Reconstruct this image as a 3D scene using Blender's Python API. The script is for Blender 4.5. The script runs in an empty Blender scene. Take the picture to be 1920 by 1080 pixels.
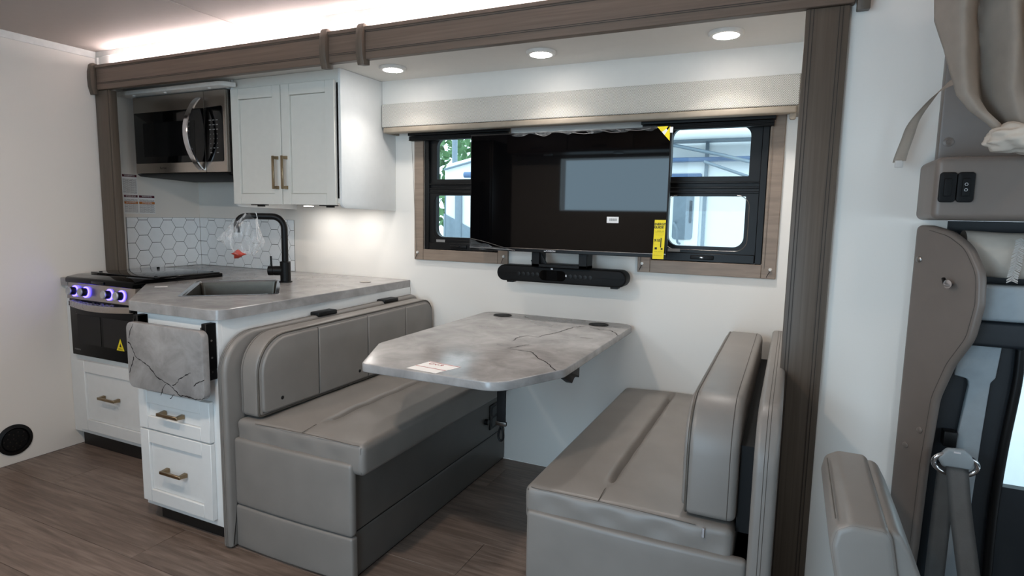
import bpy, bmesh, math, random
from mathutils import Matrix, Vector
random.seed(7)
S = bpy.context.scene
COL = S.collection
PI = math.pi

# ---------------------------------------------------------------- camera
YAW, PITCH, ROLL, FPX = 0.4352, -0.1196, -0.0183, 1124.9
fw = Vector((-math.sin(YAW)*math.cos(PITCH), math.cos(YAW)*math.cos(PITCH), math.sin(PITCH)))
rt = Vector((math.cos(YAW), math.sin(YAW), 0)); dn = -rt.cross(fw)
r2 = math.cos(ROLL)*rt + math.sin(ROLL)*dn; d2 = -math.sin(ROLL)*rt + math.cos(ROLL)*dn
cd = bpy.data.cameras.new('camera'); cam = bpy.data.objects.new('camera', cd); COL.objects.link(cam)
cd.sensor_width = 36; cd.lens = FPX/1920*36; cd.clip_start = 0.02
cam.matrix_world = Matrix(((r2.x, -d2.x, -fw.x, 0), (r2.y, -d2.y, -fw.y, 0), (r2.z, -d2.z, -fw.z, 1.29), (0, 0, 0, 1)))
S.camera = cam

# ---------------------------------------------------------------- world, daylight, exposure
wd = bpy.data.worlds.new('world'); S.world = wd; wd.use_nodes = True
bg = wd.node_tree.nodes['Background']; bg.inputs[0].default_value = (0.72, 0.88, 1.0, 1); bg.inputs[1].default_value = 2.6
def area(name, loc, rot, sx, sy, power, col):
    l = bpy.data.lights.new(name, 'AREA'); l.shape = 'RECTANGLE'; l.size = sx; l.size_y = sy; l.energy = power; l.color = col
    o = bpy.data.objects.new(name, l); COL.objects.link(o); o.location = loc; o.rotation_euler = rot; return o
DAY = (0.62, 0.82, 1.0)
area('daylight_windshield', (2.35, 0.85, 1.35), (0, math.radians(90), 0), 0.8, 1.7, 3.5, DAY)     # faces -X into the coach
area('daylight_entry_door', (-0.66, -0.44, 0.72), (math.radians(90), 0, 0), 0.62, 1.3, 13, (0.5, 0.76, 1.0))   # faces +Y through the entry door
area('daylight_side_window', (-1.55, -0.50, 1.6), (math.radians(90), 0, 0), 1.05, 0.48, 10, (0.5, 0.78, 1.0))  # behind the tinted window opposite the dinette
area('daylight_cab_window', (1.5, -0.5, 1.1), (math.radians(90), 0, 0), 0.8, 0.48, 3.5, DAY)
S.view_settings.view_transform = 'Standard'; S.view_settings.look = 'None'
S.view_settings.exposure = 0.15; S.view_settings.gamma = 1.0; S.view_settings.use_curve_mapping = False

# ---------------------------------------------------------------- materials
MATS = {}
def lin(c):
    return tuple(((v/255)/12.92 if v/255 <= .04045 else (((v/255)+.055)/1.055)**2.4) for v in c)
def newmat(name):
    m = bpy.data.materials.new(name); m.use_nodes = True
    nt = m.node_tree; b = nt.nodes['Principled BSDF']; MATS[name] = m
    return m, nt, b
def N(nt, t, **k):
    n = nt.nodes.new(t)
    for a, v in k.items():
        if a.startswith('i_'): n.inputs[a[2:].replace('_', ' ')].default_value = v
        else: setattr(n, a, v)
    return n
def coords(nt, scale=(1, 1, 1), rot=(0, 0, 0)):
    t = N(nt, 'ShaderNodeTexCoord'); mp = N(nt, 'ShaderNodeMapping')
    mp.inputs['Scale'].default_value = scale; mp.inputs['Rotation'].default_value = rot
    nt.links.new(t.outputs['Object'], mp.inputs[0]); return mp.outputs[0]
def ramp(nt, fac, stops):
    r = N(nt, 'ShaderNodeValToRGB'); e = r.color_ramp.elements
    while len(e) < len(stops): e.new(0.5)
    for q, (p, c) in zip(e, stops): q.position = p; q.color = (*c, 1) if len(c) == 3 else c
    nt.links.new(fac, r.inputs[0]); return r.outputs[0]
def bump(nt, b, h, strength, dist=0.001):
    n = N(nt, 'ShaderNodeBump'); n.inputs['Strength'].default_value = strength; n.inputs['Distance'].default_value = dist
    nt.links.new(h, n.inputs['Height']); nt.links.new(n.outputs[0], b.inputs['Normal'])
def pm(name, col, rough=.5, metal=0, spec=.5, var=.06, nscale=30, bstr=0, bscale=400, bdist=.0006, coat=0):
    """procedural paint / plastic / metal: colour with a little noise, optional fine bump"""
    m, nt, b = newmat(name)
    c = lin(col)
    n = N(nt, 'ShaderNodeTexNoise'); n.inputs['Scale'].default_value = nscale; n.inputs['Detail'].default_value = 3
    nt.links.new(coords(nt), n.inputs['Vector'])
    nt.links.new(ramp(nt, n.outputs['Fac'], [(.3, tuple(v*(1-var) for v in c)), (.7, tuple(min(1, v*(1+var)) for v in c))]), b.inputs['Base Color'])
    b.inputs['Roughness'].default_value = rough; b.inputs['Metallic'].default_value = metal
    b.inputs['Specular IOR Level'].default_value = spec; b.inputs['Coat Weight'].default_value = coat
    if bstr:
        n2 = N(nt, 'ShaderNodeTexNoise'); n2.inputs['Scale'].default_value = bscale; n2.inputs['Detail'].default_value = 2
        nt.links.new(coords(nt), n2.inputs['Vector']); bump(nt, b, n2.outputs['Fac'], bstr, bdist)
    return m
def emis(name, col, strength):
    m, nt, b = newmat(name)
    b.inputs['Base Color'].default_value = (*col, 1); b.inputs['Emission Color'].default_value = (*col, 1); b.inputs['Emission Strength'].default_value = strength
    return m
def linen(name, col, axis):
    m, nt, b = newmat(name); c = lin(col)
    def nz(sc):
        n = N(nt, 'ShaderNodeTexNoise'); n.inputs['Scale'].default_value = 1; n.inputs['Detail'].default_value = 2
        nt.links.new(coords(nt, sc), n.inputs['Vector']); return n.outputs['Fac']
    h = 60; v = 420
    a = nz((h, v, v) if axis == 'y' else (v, h, v)); d = nz((v, v, h)); e = nz((h, h, v))
    mx = N(nt, 'ShaderNodeMath', operation='ADD'); nt.links.new(e, mx.inputs[0]); nt.links.new(d, mx.inputs[1])
    nt.links.new(ramp(nt, mx.outputs[0], [(.35, tuple(q*.93 for q in c)), (.75, tuple(min(1, q*1.03) for q in c))]), b.inputs['Base Color'])
    b.inputs['Roughness'].default_value = .62; b.inputs['Specular IOR Level'].default_value = .3
    bump(nt, b, mx.outputs[0], .18, .0006); return m
def wood(name, dark, light, scale, rough=.45):
    m, nt, b = newmat(name)
    n = N(nt, 'ShaderNodeTexNoise'); n.inputs['Scale'].default_value = 1; n.inputs['Detail'].default_value = 6; n.inputs['Distortion'].default_value = .4
    nt.links.new(coords(nt, scale), n.inputs['Vector'])
    nt.links.new(ramp(nt, n.outputs['Fac'], [(.3, lin(dark)), (.7, lin(light))]), b.inputs['Base Color'])
    b.inputs['Roughness'].default_value = rough; b.inputs['Specular IOR Level'].default_value = .35
    bump(nt, b, n.outputs['Fac'], .08, .0008); return m
def floorwood():
    m, nt, b = newmat('floor_vinyl_wood')
    oi = N(nt, 'ShaderNodeObjectInfo'); t = N(nt, 'ShaderNodeTexCoord')
    ad = N(nt, 'ShaderNodeVectorMath', operation='MULTIPLY_ADD'); ad.inputs[1].default_value = (1, 1, 1)
    cmb = N(nt, 'ShaderNodeCombineXYZ'); ml = N(nt, 'ShaderNodeMath', operation='MULTIPLY'); ml.inputs[1].default_value = 37
    nt.links.new(oi.outputs['Random'], ml.inputs[0])
    for i in range(3): nt.links.new(ml.outputs[0], cmb.inputs[i])
    nt.links.new(t.outputs['Object'], ad.inputs[0]); nt.links.new(cmb.outputs[0], ad.inputs[2])
    def nz(sc, det, dist):
        mp = N(nt, 'ShaderNodeMapping'); mp.inputs['Scale'].default_value = sc; nt.links.new(ad.outputs[0], mp.inputs[0])
        n = N(nt, 'ShaderNodeTexNoise'); n.inputs['Scale'].default_value = 1; n.inputs['Detail'].default_value = det; n.inputs['Distortion'].default_value = dist
        nt.links.new(mp.outputs[0], n.inputs['Vector']); return n.outputs['Fac']
    g = nz((3.2, 42, 1), 6, 1.2); f = nz((9, 190, 1), 3, .3); k = nz((1.6, 9, 1), 2, 2.0)
    s1 = N(nt, 'ShaderNodeMath', operation='MULTIPLY_ADD'); s1.inputs[1].default_value = .35
    nt.links.new(f, s1.inputs[0]); nt.links.new(g, s1.inputs[2])
    s2 = N(nt, 'ShaderNodeMath', operation='MULTIPLY_ADD'); s2.inputs[1].default_value = .5
    nt.links.new(k, s2.inputs[0]); nt.links.new(s1.outputs[0], s2.inputs[2])
    s3 = N(nt, 'ShaderNodeMath', operation='MULTIPLY_ADD'); s3.inputs[1].default_value = .16
    nt.links.new(oi.outputs['Random'], s3.inputs[0]); nt.links.new(s2.outputs[0], s3.inputs[2])
    dv = N(nt, 'ShaderNodeMath', operation='DIVIDE'); dv.inputs[1].default_value = 2.0; nt.links.new(s3.outputs[0], dv.inputs[0])
    nt.links.new(ramp(nt, dv.outputs[0], [(.36, lin((92, 78, 69))), (.5, lin((115, 99, 89))), (.64, lin((136, 120, 109)))]), b.inputs['Base Color'])
    b.inputs['Roughness'].default_value = .42; b.inputs['Specular IOR Level'].default_value = .4
    bump(nt, b, s1.outputs[0], .12, .0008)
def laminate():
    m, nt, b = newmat('stone_laminate')
    co = coords(nt, (1, 1, 1))
    n = N(nt, 'ShaderNodeTexNoise'); n.inputs['Scale'].default_value = 8; n.inputs['Detail'].default_value = 8; n.inputs['Distortion'].default_value = .5; n.inputs['Roughness'].default_value = .62
    nt.links.new(co, n.inputs['Vector'])
    base = ramp(nt, n.outputs['Fac'], [(.30, lin((124, 121, 120))), (.5, lin((145, 142, 140))), (.70, lin((164, 161, 159)))])
    # distorted cell borders make the dark cracks, a low noise hides most of them
    dn_ = N(nt, 'ShaderNodeTexNoise'); dn_.inputs['Scale'].default_value = 7; dn_.inputs['Detail'].default_value = 5
    nt.links.new(co, dn_.inputs['Vector'])
    mx = N(nt, 'ShaderNodeVectorMath', operation='MULTIPLY_ADD'); mx.inputs[1].default_value = (.22, .22, .22)
    nt.links.new(dn_.outputs['Color'], mx.inputs[0]); nt.links.new(co, mx.inputs[2])
    v = N(nt, 'ShaderNodeTexVoronoi', feature='DISTANCE_TO_EDGE'); v.inputs['Scale'].default_value = 3.0
    nt.links.new(mx.outputs[0], v.inputs['Vector'])
    line = ramp(nt, v.outputs['Distance'], [(0, (1, 1, 1)), (.006, (.8, .8, .8)), (.012, (0, 0, 0))])
    mk = N(nt, 'ShaderNodeTexNoise'); mk.inputs['Scale'].default_value = 2.3; mk.inputs['Detail'].default_value = 2; nt.links.new(co, mk.inputs['Vector'])
    mask = ramp(nt, mk.outputs['Fac'], [(.70, (0, 0, 0)), (.78, (.8, .8, .8))])
    mul = N(nt, 'ShaderNodeMath', operation='MULTIPLY'); nt.links.new(line, mul.inputs[0]); nt.links.new(mask, mul.inputs[1])
    mix = N(nt, 'ShaderNodeMix', data_type='RGBA'); nt.links.new(mul.outputs[0], mix.inputs['Factor']); nt.links.new(base, mix.inputs[6]); mix.inputs[7].default_value = (*lin((62, 58, 58)), 1)
    nt.links.new(mix.outputs[2], b.inputs['Base Color'])
    b.inputs['Roughness'].default_value = .24; b.inputs['Specular IOR Level'].default_value = .6
def herring():
    m, nt, b = newmat('herringbone_fabric')
    t = N(nt, 'ShaderNodeTexCoord'); s = N(nt, 'ShaderNodeSeparateXYZ'); nt.links.new(t.outputs['Object'], s.inputs[0])
    def M2(op, a, bb):
        n = N(nt, 'ShaderNodeMath', operation=op)
        for i, q in enumerate((a, bb)):
            if isinstance(q, (int, float)): n.inputs[i].default_value = q
            else: nt.links.new(q, n.inputs[i])
        return n.outputs[0]
    u = M2('PINGPONG', s.outputs['X'], .018)
    w = M2('ADD', M2('MULTIPLY', s.outputs['Z'], 1.0), u)
    st = M2('PINGPONG', w, .0032)
    fac = M2('DIVIDE', st, .0032)
    nt.links.new(ramp(nt, fac, [(.3, lin((140, 134, 126))), (.6, lin((226, 221, 212)))]), b.inputs['Base Color'])
    b.inputs['Roughness'].default_value = .85; b.inputs['Specular IOR Level'].default_value = .15
    bump(nt, b, fac, .3, .0008)
def leather(name, col):
    m, nt, b = newmat(name); c = lin(col)
    v = N(nt, 'ShaderNodeTexVoronoi'); v.inputs['Scale'].default_value = 330; nt.links.new(coords(nt), v.inputs['Vector'])
    n = N(nt, 'ShaderNodeTexNoise'); n.inputs['Scale'].default_value = 9; n.inputs['Detail'].default_value = 3; nt.links.new(coords(nt), n.inputs['Vector'])
    nt.links.new(ramp(nt, n.outputs['Fac'], [(.3, tuple(q*.95 for q in c)), (.7, tuple(q*1.05 for q in c))]), b.inputs['Base Color'])
    b.inputs['Roughness'].default_value = .4; b.inputs['Specular IOR Level'].default_value = .45
    bump(nt, b, v.outputs['Distance'], .1, .0006)
def glassmat(name, tint=(1, 1, 1), refl=.08):
    m, nt, b = newmat(name); nt.nodes.remove(b)
    tr = N(nt, 'ShaderNodeBsdfTransparent'); tr.inputs[0].default_value = (*tint, 1)
    gl = N(nt, 'ShaderNodeBsdfGlossy'); gl.inputs['Roughness'].default_value = .02
    mx = N(nt, 'ShaderNodeMixShader'); fr = N(nt, 'ShaderNodeFresnel'); fr.inputs[0].default_value = 1.0 + refl*5
    nt.links.new(fr.outputs[0], mx.inputs[0]); nt.links.new(tr.outputs[0], mx.inputs[1]); nt.links.new(gl.outputs[0], mx.inputs[2])
    nt.links.new(mx.outputs[0], nt.nodes['Material Output'].inputs[0])
def film(name, col, opac, rough=.15):
    """thin clear plastic film: mostly transparent with glossy creases"""
    m, nt, b = newmat(name); nt.nodes.remove(b)
    tr = N(nt, 'ShaderNodeBsdfTransparent'); df = N(nt, 'ShaderNodeBsdfPrincipled')
    df.inputs['Base Color'].default_value = (*col, 1); df.inputs['Roughness'].default_value = rough
    lw = N(nt, 'ShaderNodeLayerWeight'); lw.inputs[0].default_value = .35
    n = N(nt, 'ShaderNodeTexNoise'); n.inputs['Scale'].default_value = 55; n.inputs['Detail'].default_value = 3; nt.links.new(coords(nt, (1, 1, .25)), n.inputs['Vector'])
    st = ramp(nt, n.outputs['Fac'], [(.5, (0, 0, 0)), (.68, (.45, .45, .45))])
    ad = N(nt, 'ShaderNodeMath', operation='MULTIPLY_ADD'); ad.inputs[1].default_value = .6; ad.use_clamp = True
    nt.links.new(lw.outputs['Facing'], ad.inputs[0]); nt.links.new(st, ad.inputs[2])
    a2 = N(nt, 'ShaderNodeMath', operation='MULTIPLY'); a2.inputs[1].default_value = opac; nt.links.new(ad.outputs[0], a2.inputs[0])
    a3 = N(nt, 'ShaderNodeMath', operation='ADD'); a3.inputs[1].default_value = .05; nt.links.new(a2.outputs[0], a3.inputs[0])
    mx = N(nt, 'ShaderNodeMixShader'); nt.links.new(a3.outputs[0], mx.inputs[0]); nt.links.new(tr.outputs[0], mx.inputs[1]); nt.links.new(df.outputs[0], mx.inputs[2])
    nt.links.new(mx.outputs[0], nt.nodes['Material Output'].inputs[0])
def textblock(name, col, ink, lines, width):
    """small print: rows of broken ink marks too small to read"""
    m, nt, b = newmat(name)
    t = N(nt, 'ShaderNodeTexCoord')
    br = N(nt, 'ShaderNodeTexBrick'); br.offset = .37; br.inputs['Scale'].default_value = 1
    mp = N(nt, 'ShaderNodeMapping'); nt.links.new(t.outputs['Object'], mp.inputs[0])
    mp.inputs['Rotation'].default_value = (math.radians(90), 0, 0)
    nt.links.new(mp.outputs[0], br.inputs['Vector'])
    br.inputs['Brick Width'].default_value = width; br.inputs['Row Height'].default_value = lines; br.inputs['Mortar Size'].default_value = lines*.28
    br.inputs['Color1'].default_value = (*lin(ink), 1); br.inputs['Color2'].default_value = (*lin(tuple(.6*i+.4*c for i, c in zip(ink, col))), 1); br.inputs['Mortar'].default_value = (*lin(col), 1)
    nt.links.new(br.outputs['Color'], b.inputs['Base Color']); b.inputs['Roughness'].default_value = .6

linen('wall_linen_x', (229, 224, 217), 'y'); linen('wall_linen_y', (226, 218, 209), 'x')
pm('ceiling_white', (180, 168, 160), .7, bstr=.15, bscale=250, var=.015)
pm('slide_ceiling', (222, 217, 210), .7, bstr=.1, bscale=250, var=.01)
pm('white_trim', (224, 220, 214), .5)
pm('cabinet_white', (226, 226, 224), .42, var=.015)
pm('cabinet_grey', (220, 217, 209), .42, var=.015)
wood('wood_along', (97, 82, 71), (111, 95, 83), (2.5, 110, 110)); wood('wood_up', (84, 73, 63), (98, 86, 75), (110, 110, 2.5))
wood('wood_window', (128, 112, 99), (146, 129, 114), (8, 60, 60))
pm('wood_groove', (52, 42, 36), .6)
floorwood(); laminate(); herring()
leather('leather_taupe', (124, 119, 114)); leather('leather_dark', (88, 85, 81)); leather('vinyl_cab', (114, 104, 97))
pm('seam_thread', (78, 72, 66), .6); pm('piping', (82, 76, 69), .4)
pm('black_plastic', (11, 11, 12), .42, var=.1, spec=.3); pm('black_matte', (9, 9, 10), .6, var=.1, bstr=.1, spec=.25); pm('black_metal', (10, 10, 11), .45, spec=.25)
pm('black_gloss', (5, 5, 6), .06, spec=.35, var=.02); pm('screen_glass', (4, 4, 5), .03, spec=.28, var=.02); pm('oven_black', (4, 4, 5), .07, spec=.12, var=.02)
pm('oven_window', (15, 15, 16), .1, spec=.2)
pm('toe_black', (24, 22, 21), .5)
pm('steel', (176, 168, 160), .3, metal=1, var=.05, nscale=4); pm('chrome', (205, 205, 208), .12, metal=1); pm('sink_steel', (84, 80, 74), .33, metal=1)
pm('knob_cap', (190, 190, 192), .45, metal=.6); pm('dark_steel', (92, 88, 84), .35, metal=1)
pm('bronze', (150, 132, 106), .36, metal=1, var=.1); pm('screw_metal', (150, 146, 142), .3, metal=1)
pm('tile_white', (240, 242, 243), .22, var=.02); pm('grout', (72, 74, 76), .8)
pm('tan_valance', (150, 137, 121), .55); pm('paper_white', (232, 230, 228), .7, var=.02); pm('paper_yellow', (240, 216, 22), .6, var=.03)
pm('ink_black', (24, 22, 22), .7); pm('ink_red', (150, 40, 44), .7); pm('ink_maroon', (88, 24, 38), .7); pm('ink_orange', (190, 112, 48), .7); pm('ink_grey', (128, 126, 124), .7); pm('print_white', (215, 215, 218), .6)
pm('vein_ink', (26, 23, 23), .7, spec=.1); pm('red_plastic', (205, 70, 52), .4)
pm('cloth_taupe', (192, 181, 169), .9, spec=.1, bstr=.3, bscale=600, var=.05); pm('cloth_pale', (206, 201, 196), .9, spec=.1, bstr=.2, bscale=600)
pm('belt_web', (140, 140, 140), .75, bstr=.5, bscale=300); pm('cab_grey', (150, 160, 166), .5, bstr=.1); pm('cab_dark', (30, 36, 42), .5, bstr=.1)
pm('cord', (120, 112, 102), .7); pm('clear_bead', (200, 196, 190), .2)
pm('rv_white', (232, 236, 238), .35, var=.02); pm('rv_grey', (120, 134, 146), .4); pm('rv_dark', (40, 52, 64), .2); pm('rv_blue', (86, 112, 150), .4); pm('asphalt', (128, 128, 126), .9); pm('bark', (84, 72, 62), .9); pm('leaf', (92, 128, 84), .7, var=.3, nscale=4)
emis('lamp_white', (1.0, .96, .93), 40); emis('led_white', (1.0, .90, .92), 58); emis('led_blue', (.08, .06, 1.0), 9)
emis('led_under', (1.0, .96, .92), 30); emis('screen_glow', (.5, .55, .6), .03)
glassmat('window_glass', (.93, .98, .98), .06)
film('clear_film', (.93, .94, .95), .78); film('film_thin', (.75, .78, .8), .16, .1)
textblock('print_rows', (222, 219, 216), (150, 145, 143), .0062, .024)
textblock('print_yellow', (240, 216, 22), (110, 98, 20), .0058, .02)

# ---------------------------------------------------------------- mesh helpers (geometry is written in room coordinates)
def finish(name, bm, mat, parent=None, ang=38, smooth=True):
    bmesh.ops.recalc_face_normals(bm, faces=bm.faces[:])
    for f in bm.faces: f.smooth = smooth
    if smooth:
        la = math.radians(ang)
        for e in bm.edges:
            if len(e.link_faces) == 2 and e.calc_face_angle(0) > la: e.smooth = False
    me = bpy.data.meshes.new(name); bm.to_mesh(me); bm.free()
    return obj(name, me, mat, parent)
def obj(name, me, mat, parent=None):
    o = bpy.data.objects.new(name, me); COL.objects.link(o)
    if mat and not me.materials: me.materials.append(MATS[mat])
    if parent is not None: adopt(o, parent)
    return o
def world_of(o):
    m = o.matrix_basis
    if o.parent: m = world_of(o.parent) @ o.matrix_parent_inverse @ m
    return m
def adopt(o, parent):
    o.parent = parent; o.matrix_parent_inverse = world_of(parent).inverted()
def thing(name, label, cat, loc, group=None):
    o = bpy.data.objects.new(name, None); COL.objects.link(o); o.location = loc; o.empty_display_size = .05
    return tag(o, label, cat, group)
def tag(o, label, cat, group=None):
    o['label'] = label; o['category'] = cat
    if group: o['group'] = group
    return o
def struct(o, label=None):
    o['kind'] = 'structure'
    if label: o['label'] = label
    return o
def root(name, loc, label=None):
    o = bpy.data.objects.new(name, None); COL.objects.link(o); o.location = loc; o.empty_display_size = .05
    return struct(o, label)
def b_box(bm, x, y, z, bev=0, seg=2):
    c = Matrix.Translation(((x[0]+x[1])/2, (y[0]+y[1])/2, (z[0]+z[1])/2)) @ Matrix.Diagonal((abs(x[1]-x[0]), abs(y[1]-y[0]), abs(z[1]-z[0]), 1))
    r = bmesh.ops.create_cube(bm, size=1, matrix=c)
    if bev:
        es = list({e for v in r['verts'] for e in v.link_edges})
        bmesh.ops.bevel(bm, geom=es, offset=bev, segments=seg, affect='EDGES', profile=.5)
def box(name, x, y, z, mat, parent=None, bev=0, seg=2):
    bm = bmesh.new(); b_box(bm, x, y, z, bev, seg); return finish(name, bm, mat, parent)
def boxes(name, lst, mat, parent=None, bev=0, seg=1):
    bm = bmesh.new()
    for q in lst: b_box(bm, *q, bev, seg)
    return finish(name, bm, mat, parent)
def fr(o, u, v, w):
    u, v, w = Vector(u), Vector(v), Vector(w)
    return Matrix(((u.x, v.x, w.x, o[0]), (u.y, v.y, w.y, o[1]), (u.z, v.z, w.z, o[2]), (0, 0, 0, 1)))
def FY(y): return fr((0, y, 0), (1, 0, 0), (0, 0, 1), (0, -1, 0))      # outline in (X,Z), thickness towards the camera (-Y)
def FX(x): return fr((x, 0, 0), (0, 1, 0), (0, 0, 1), (1, 0, 0))       # outline in (Y,Z), thickness towards +X
def FZ(z): return fr((0, 0, z), (1, 0, 0), (0, 1, 0), (0, 0, 1))       # outline in (X,Y), thickness up
def rpoly(pts, rad, n=6):
    if isinstance(rad, (int, float)): rad = [rad]*len(pts)
    out = []
    for i, p in enumerate(pts):
        p = Vector(p); a = Vector(pts[i-1]); b = Vector(pts[(i+1) % len(pts)]); r = rad[i]
        if r <= 0: out.append(p); continue
        u = (a-p).normalized(); v = (b-p).normalized(); ang = u.angle(v)
        d = min(r/math.tan(ang/2), (a-p).length*.499, (b-p).length*.499); r = d*math.tan(ang/2)
        c = p + (u+v).normalized()*(r/math.sin(ang/2))
        s = p+u*d-c; e = p+v*d-c
        if s.length < 1e-7 or e.length < 1e-7: out.append(p); continue
        for k in range(n+1):
            t = k/n; th = s.angle(e)
            q = (s*math.sin((1-t)*th)+e*math.sin(t*th))/math.sin(th) if th > 1e-6 else s
            out.append(c+q)
    return out
def rrect(x0, x1, y0, y1, r, n=6): return rpoly([(x0, y0), (x1, y0), (x1, y1), (x0, y1)], r, n)
def offs(o, d):
    n = len(o); area_ = sum(o[i].x*o[(i+1) % n].y-o[(i+1) % n].x*o[i].y for i in range(n)); sg = 1 if area_ > 0 else -1
    res = []
    for i in range(n):
        a = (o[i]-o[i-1]); b = (o[(i+1) % n]-o[i])
        if a.length < 1e-9: a = b
        if b.length < 1e-9: b = a
        na = Vector((-a.y, a.x)).normalized()*sg; nb = Vector((-b.y, b.x)).normalized()*sg
        m = na+nb
        m = m/max(m.length_squared/2, .35) if m.length > 1e-6 else na
        res.append(o[i]+m*d)
    return res
def b_plate(bm, outline, t, M, er=.002, seg=2, both=True):
    o = [Vector(p) for p in outline]
    prof = []
    if er > 0:
        if both: prof += [(er*(1-math.sin(k/seg*PI/2)), er*(1-math.cos(k/seg*PI/2))) for k in range(seg+1)]
        else: prof += [(0, 0)]
        prof += [(er*(1-math.cos(k/seg*PI/2)), t-er*(1-math.sin(k/seg*PI/2))) for k in range(seg+1)]
    else: prof = [(0, 0), (0, t)]
    rings = []
    for ins, w in prof:
        q = offs(o, ins) if ins > 1e-7 else o
        rings.append([bm.verts.new(M @ Vector((p.x, p.y, w))) for p in q])
    n = len(o)
    for a, b in zip(rings, rings[1:]):
        for i in range(n): bm.faces.new((a[i], a[(i+1) % n], b[(i+1) % n], b[i]))
    bm.faces.new(rings[0][::-1]); bm.faces.new(rings[-1])
def plate(name, outline, t, M, mat, parent=None, er=.002, seg=2, both=True, ang=38):
    bm = bmesh.new(); b_plate(bm, outline, t, M, er, seg, both); return finish(name, bm, mat, parent, ang)
def rbox(name, x, y, z, r, mat, parent=None, n=(8, 8, 4), deform=None, er=5):
    """rounded box with enough faces to be pushed and creased"""
    bm = bmesh.new(); lo = Vector((x[0], y[0], z[0])); hi = Vector((x[1], y[1], z[1]))
    def axis(a, b, k):
        if isinstance(r, (tuple, list)): rr = min(max(r), (b-a)/2)
        else: rr = min(r, (b-a)/2)
        e = [a+rr*(1-math.cos(i/er*PI/2)) for i in range(er)]
        m = [a+rr+(b-a-2*rr)*i/k for i in range(k+1)]
        return e+m+[a+b-q for q in e[::-1]]
    rr = min(r, min((hi-lo)[i] for i in range(3))/2-1e-5)
    A = [axis(lo[i], hi[i], n[i]) for i in range(3)]
    cache = {}
    def V(i, j, k):
        if (i, j, k) in cache: return cache[(i, j, k)]
        p = Vector((A[0][i], A[1][j], A[2][k])); c = Vector([min(max(p[a], lo[a]+rr), hi[a]-rr) for a in range(3)])
        d = p-c
        if d.length > 1e-9:
            # points of the outer grid are pulled onto the rounded surface
            p = c+d.normalized()*rr
        if deform: p = deform(p.copy())
        cache[(i, j, k)] = bm.verts.new(p); return cache[(i, j, k)]
    L = [len(a)-1 for a in A]
    for ax in range(3):
        b_, c_ = (ax+1) % 3, (ax+2) % 3
        for side in (0, L[ax]):
            for i in range(L[b_]):
                for j in range(L[c_]):
                    def mk(u, v):
                        idx = [0, 0, 0]; idx[ax] = side; idx[b_] = u; idx[c_] = v; return V(*idx)
                    q = [mk(i, j), mk(i+1, j), mk(i+1, j+1), mk(i, j+1)]
                    try: bm.faces.new(q)
                    except ValueError: pass
    bmesh.ops.remove_doubles(bm, verts=bm.verts[:], dist=1e-6)
    return finish(name, bm, mat, parent, 60)
def b_tube(bm, pts, r, n=8, closed=False, cap=True):
    pts = [Vector(p) for p in pts]; m = len(pts); rings = []
    up = None
    for i, p in enumerate(pts):
        a = pts[i-1] if (i > 0 or closed) else p; b = pts[(i+1) % m] if (i < m-1 or closed) else p
        t = (b-a).normalized()
        if up is None: up = Vector((0, 0, 1)) if abs(t.z) < .9 else Vector((1, 0, 0))
        s = t.cross(up).normalized(); up = s.cross(t).normalized()
        rad = r[i] if isinstance(r, (list, tuple)) else r
        rings.append([bm.verts.new(p+(s*math.cos(2*PI*k/n)+up*math.sin(2*PI*k/n))*rad) for k in range(n)])
    pr = list(zip(rings, rings[1:])) + ([(rings[-1], rings[0])] if closed else [])
    for a, b in pr:
        for k in range(n): bm.faces.new((a[k], a[(k+1) % n], b[(k+1) % n], b[k]))
    if cap and not closed: bm.faces.new(rings[0][::-1]); bm.faces.new(rings[-1])
def tube(name, pts, r, mat, parent=None, n=8, closed=False):
    bm = bmesh.new(); b_tube(bm, pts, r, n, closed); return finish(name, bm, mat, parent, 50)
def tubes(name, lst, r, mat, parent=None, n=6):
    bm = bmesh.new()
    for p in lst: b_tube(bm, p, r, n)
    return finish(name, bm, mat, parent, 50)
def smooth_path(pts, k=6):
    P = [Vector(p) for p in pts]; out = []
    for i in range(len(P)-1):
        a = P[max(i-1, 0)]; b = P[i]; c = P[i+1]; d = P[min(i+2, len(P)-1)]
        for j in range(k):
            t = j/k; out.append(.5*((2*b)+(c-a)*t+(2*a-5*b+4*c-d)*t*t+(3*b-a-3*c+d)*t**3))
    return out+[P[-1]]
def b_lathe(bm, prof, M, n=24):
    rings = []
    for r, h in prof:
        if r < 1e-6: rings.append([bm.verts.new(M @ Vector((0, 0, h)))])
        else: rings.append([bm.verts.new(M @ Vector((r*math.cos(2*PI*k/n), r*math.sin(2*PI*k/n), h))) for k in range(n)])
    for a, b in zip(rings, rings[1:]):
        for k in range(n):
            q = [a[k % len(a)], a[(k+1) % len(a)], b[(k+1) % len(b)], b[k % len(b)]]
            u = []
            for w in q:
                if w not in u: u.append(w)
            if len(u) > 2: bm.faces.new(u)
    for e in (rings[0], rings[-1]):
        if len(e) > 2: bm.faces.new(e)
def lathe(name, prof, loc, axis, mat, parent=None, n=24):
    q = Vector((0, 0, 1)).rotation_difference(Vector(axis)).to_matrix().to_4x4()
    bm = bmesh.new(); b_lathe(bm, prof, Matrix.Translation(loc) @ q, n); return finish(name, bm, mat, parent, 35)
def sheet(name, grid, mat, parent=None, t=0):
    bm = bmesh.new(); V = [[bm.verts.new(p) for p in row] for row in grid]
    for i in range(len(V)-1):
        for j in range(len(V[0])-1): bm.faces.new((V[i][j], V[i][j+1], V[i+1][j+1], V[i+1][j]))
    if t: bmesh.ops.solidify(bm, geom=bm.faces[:], thickness=t)
    return finish(name, bm, mat, parent, 70)
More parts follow.
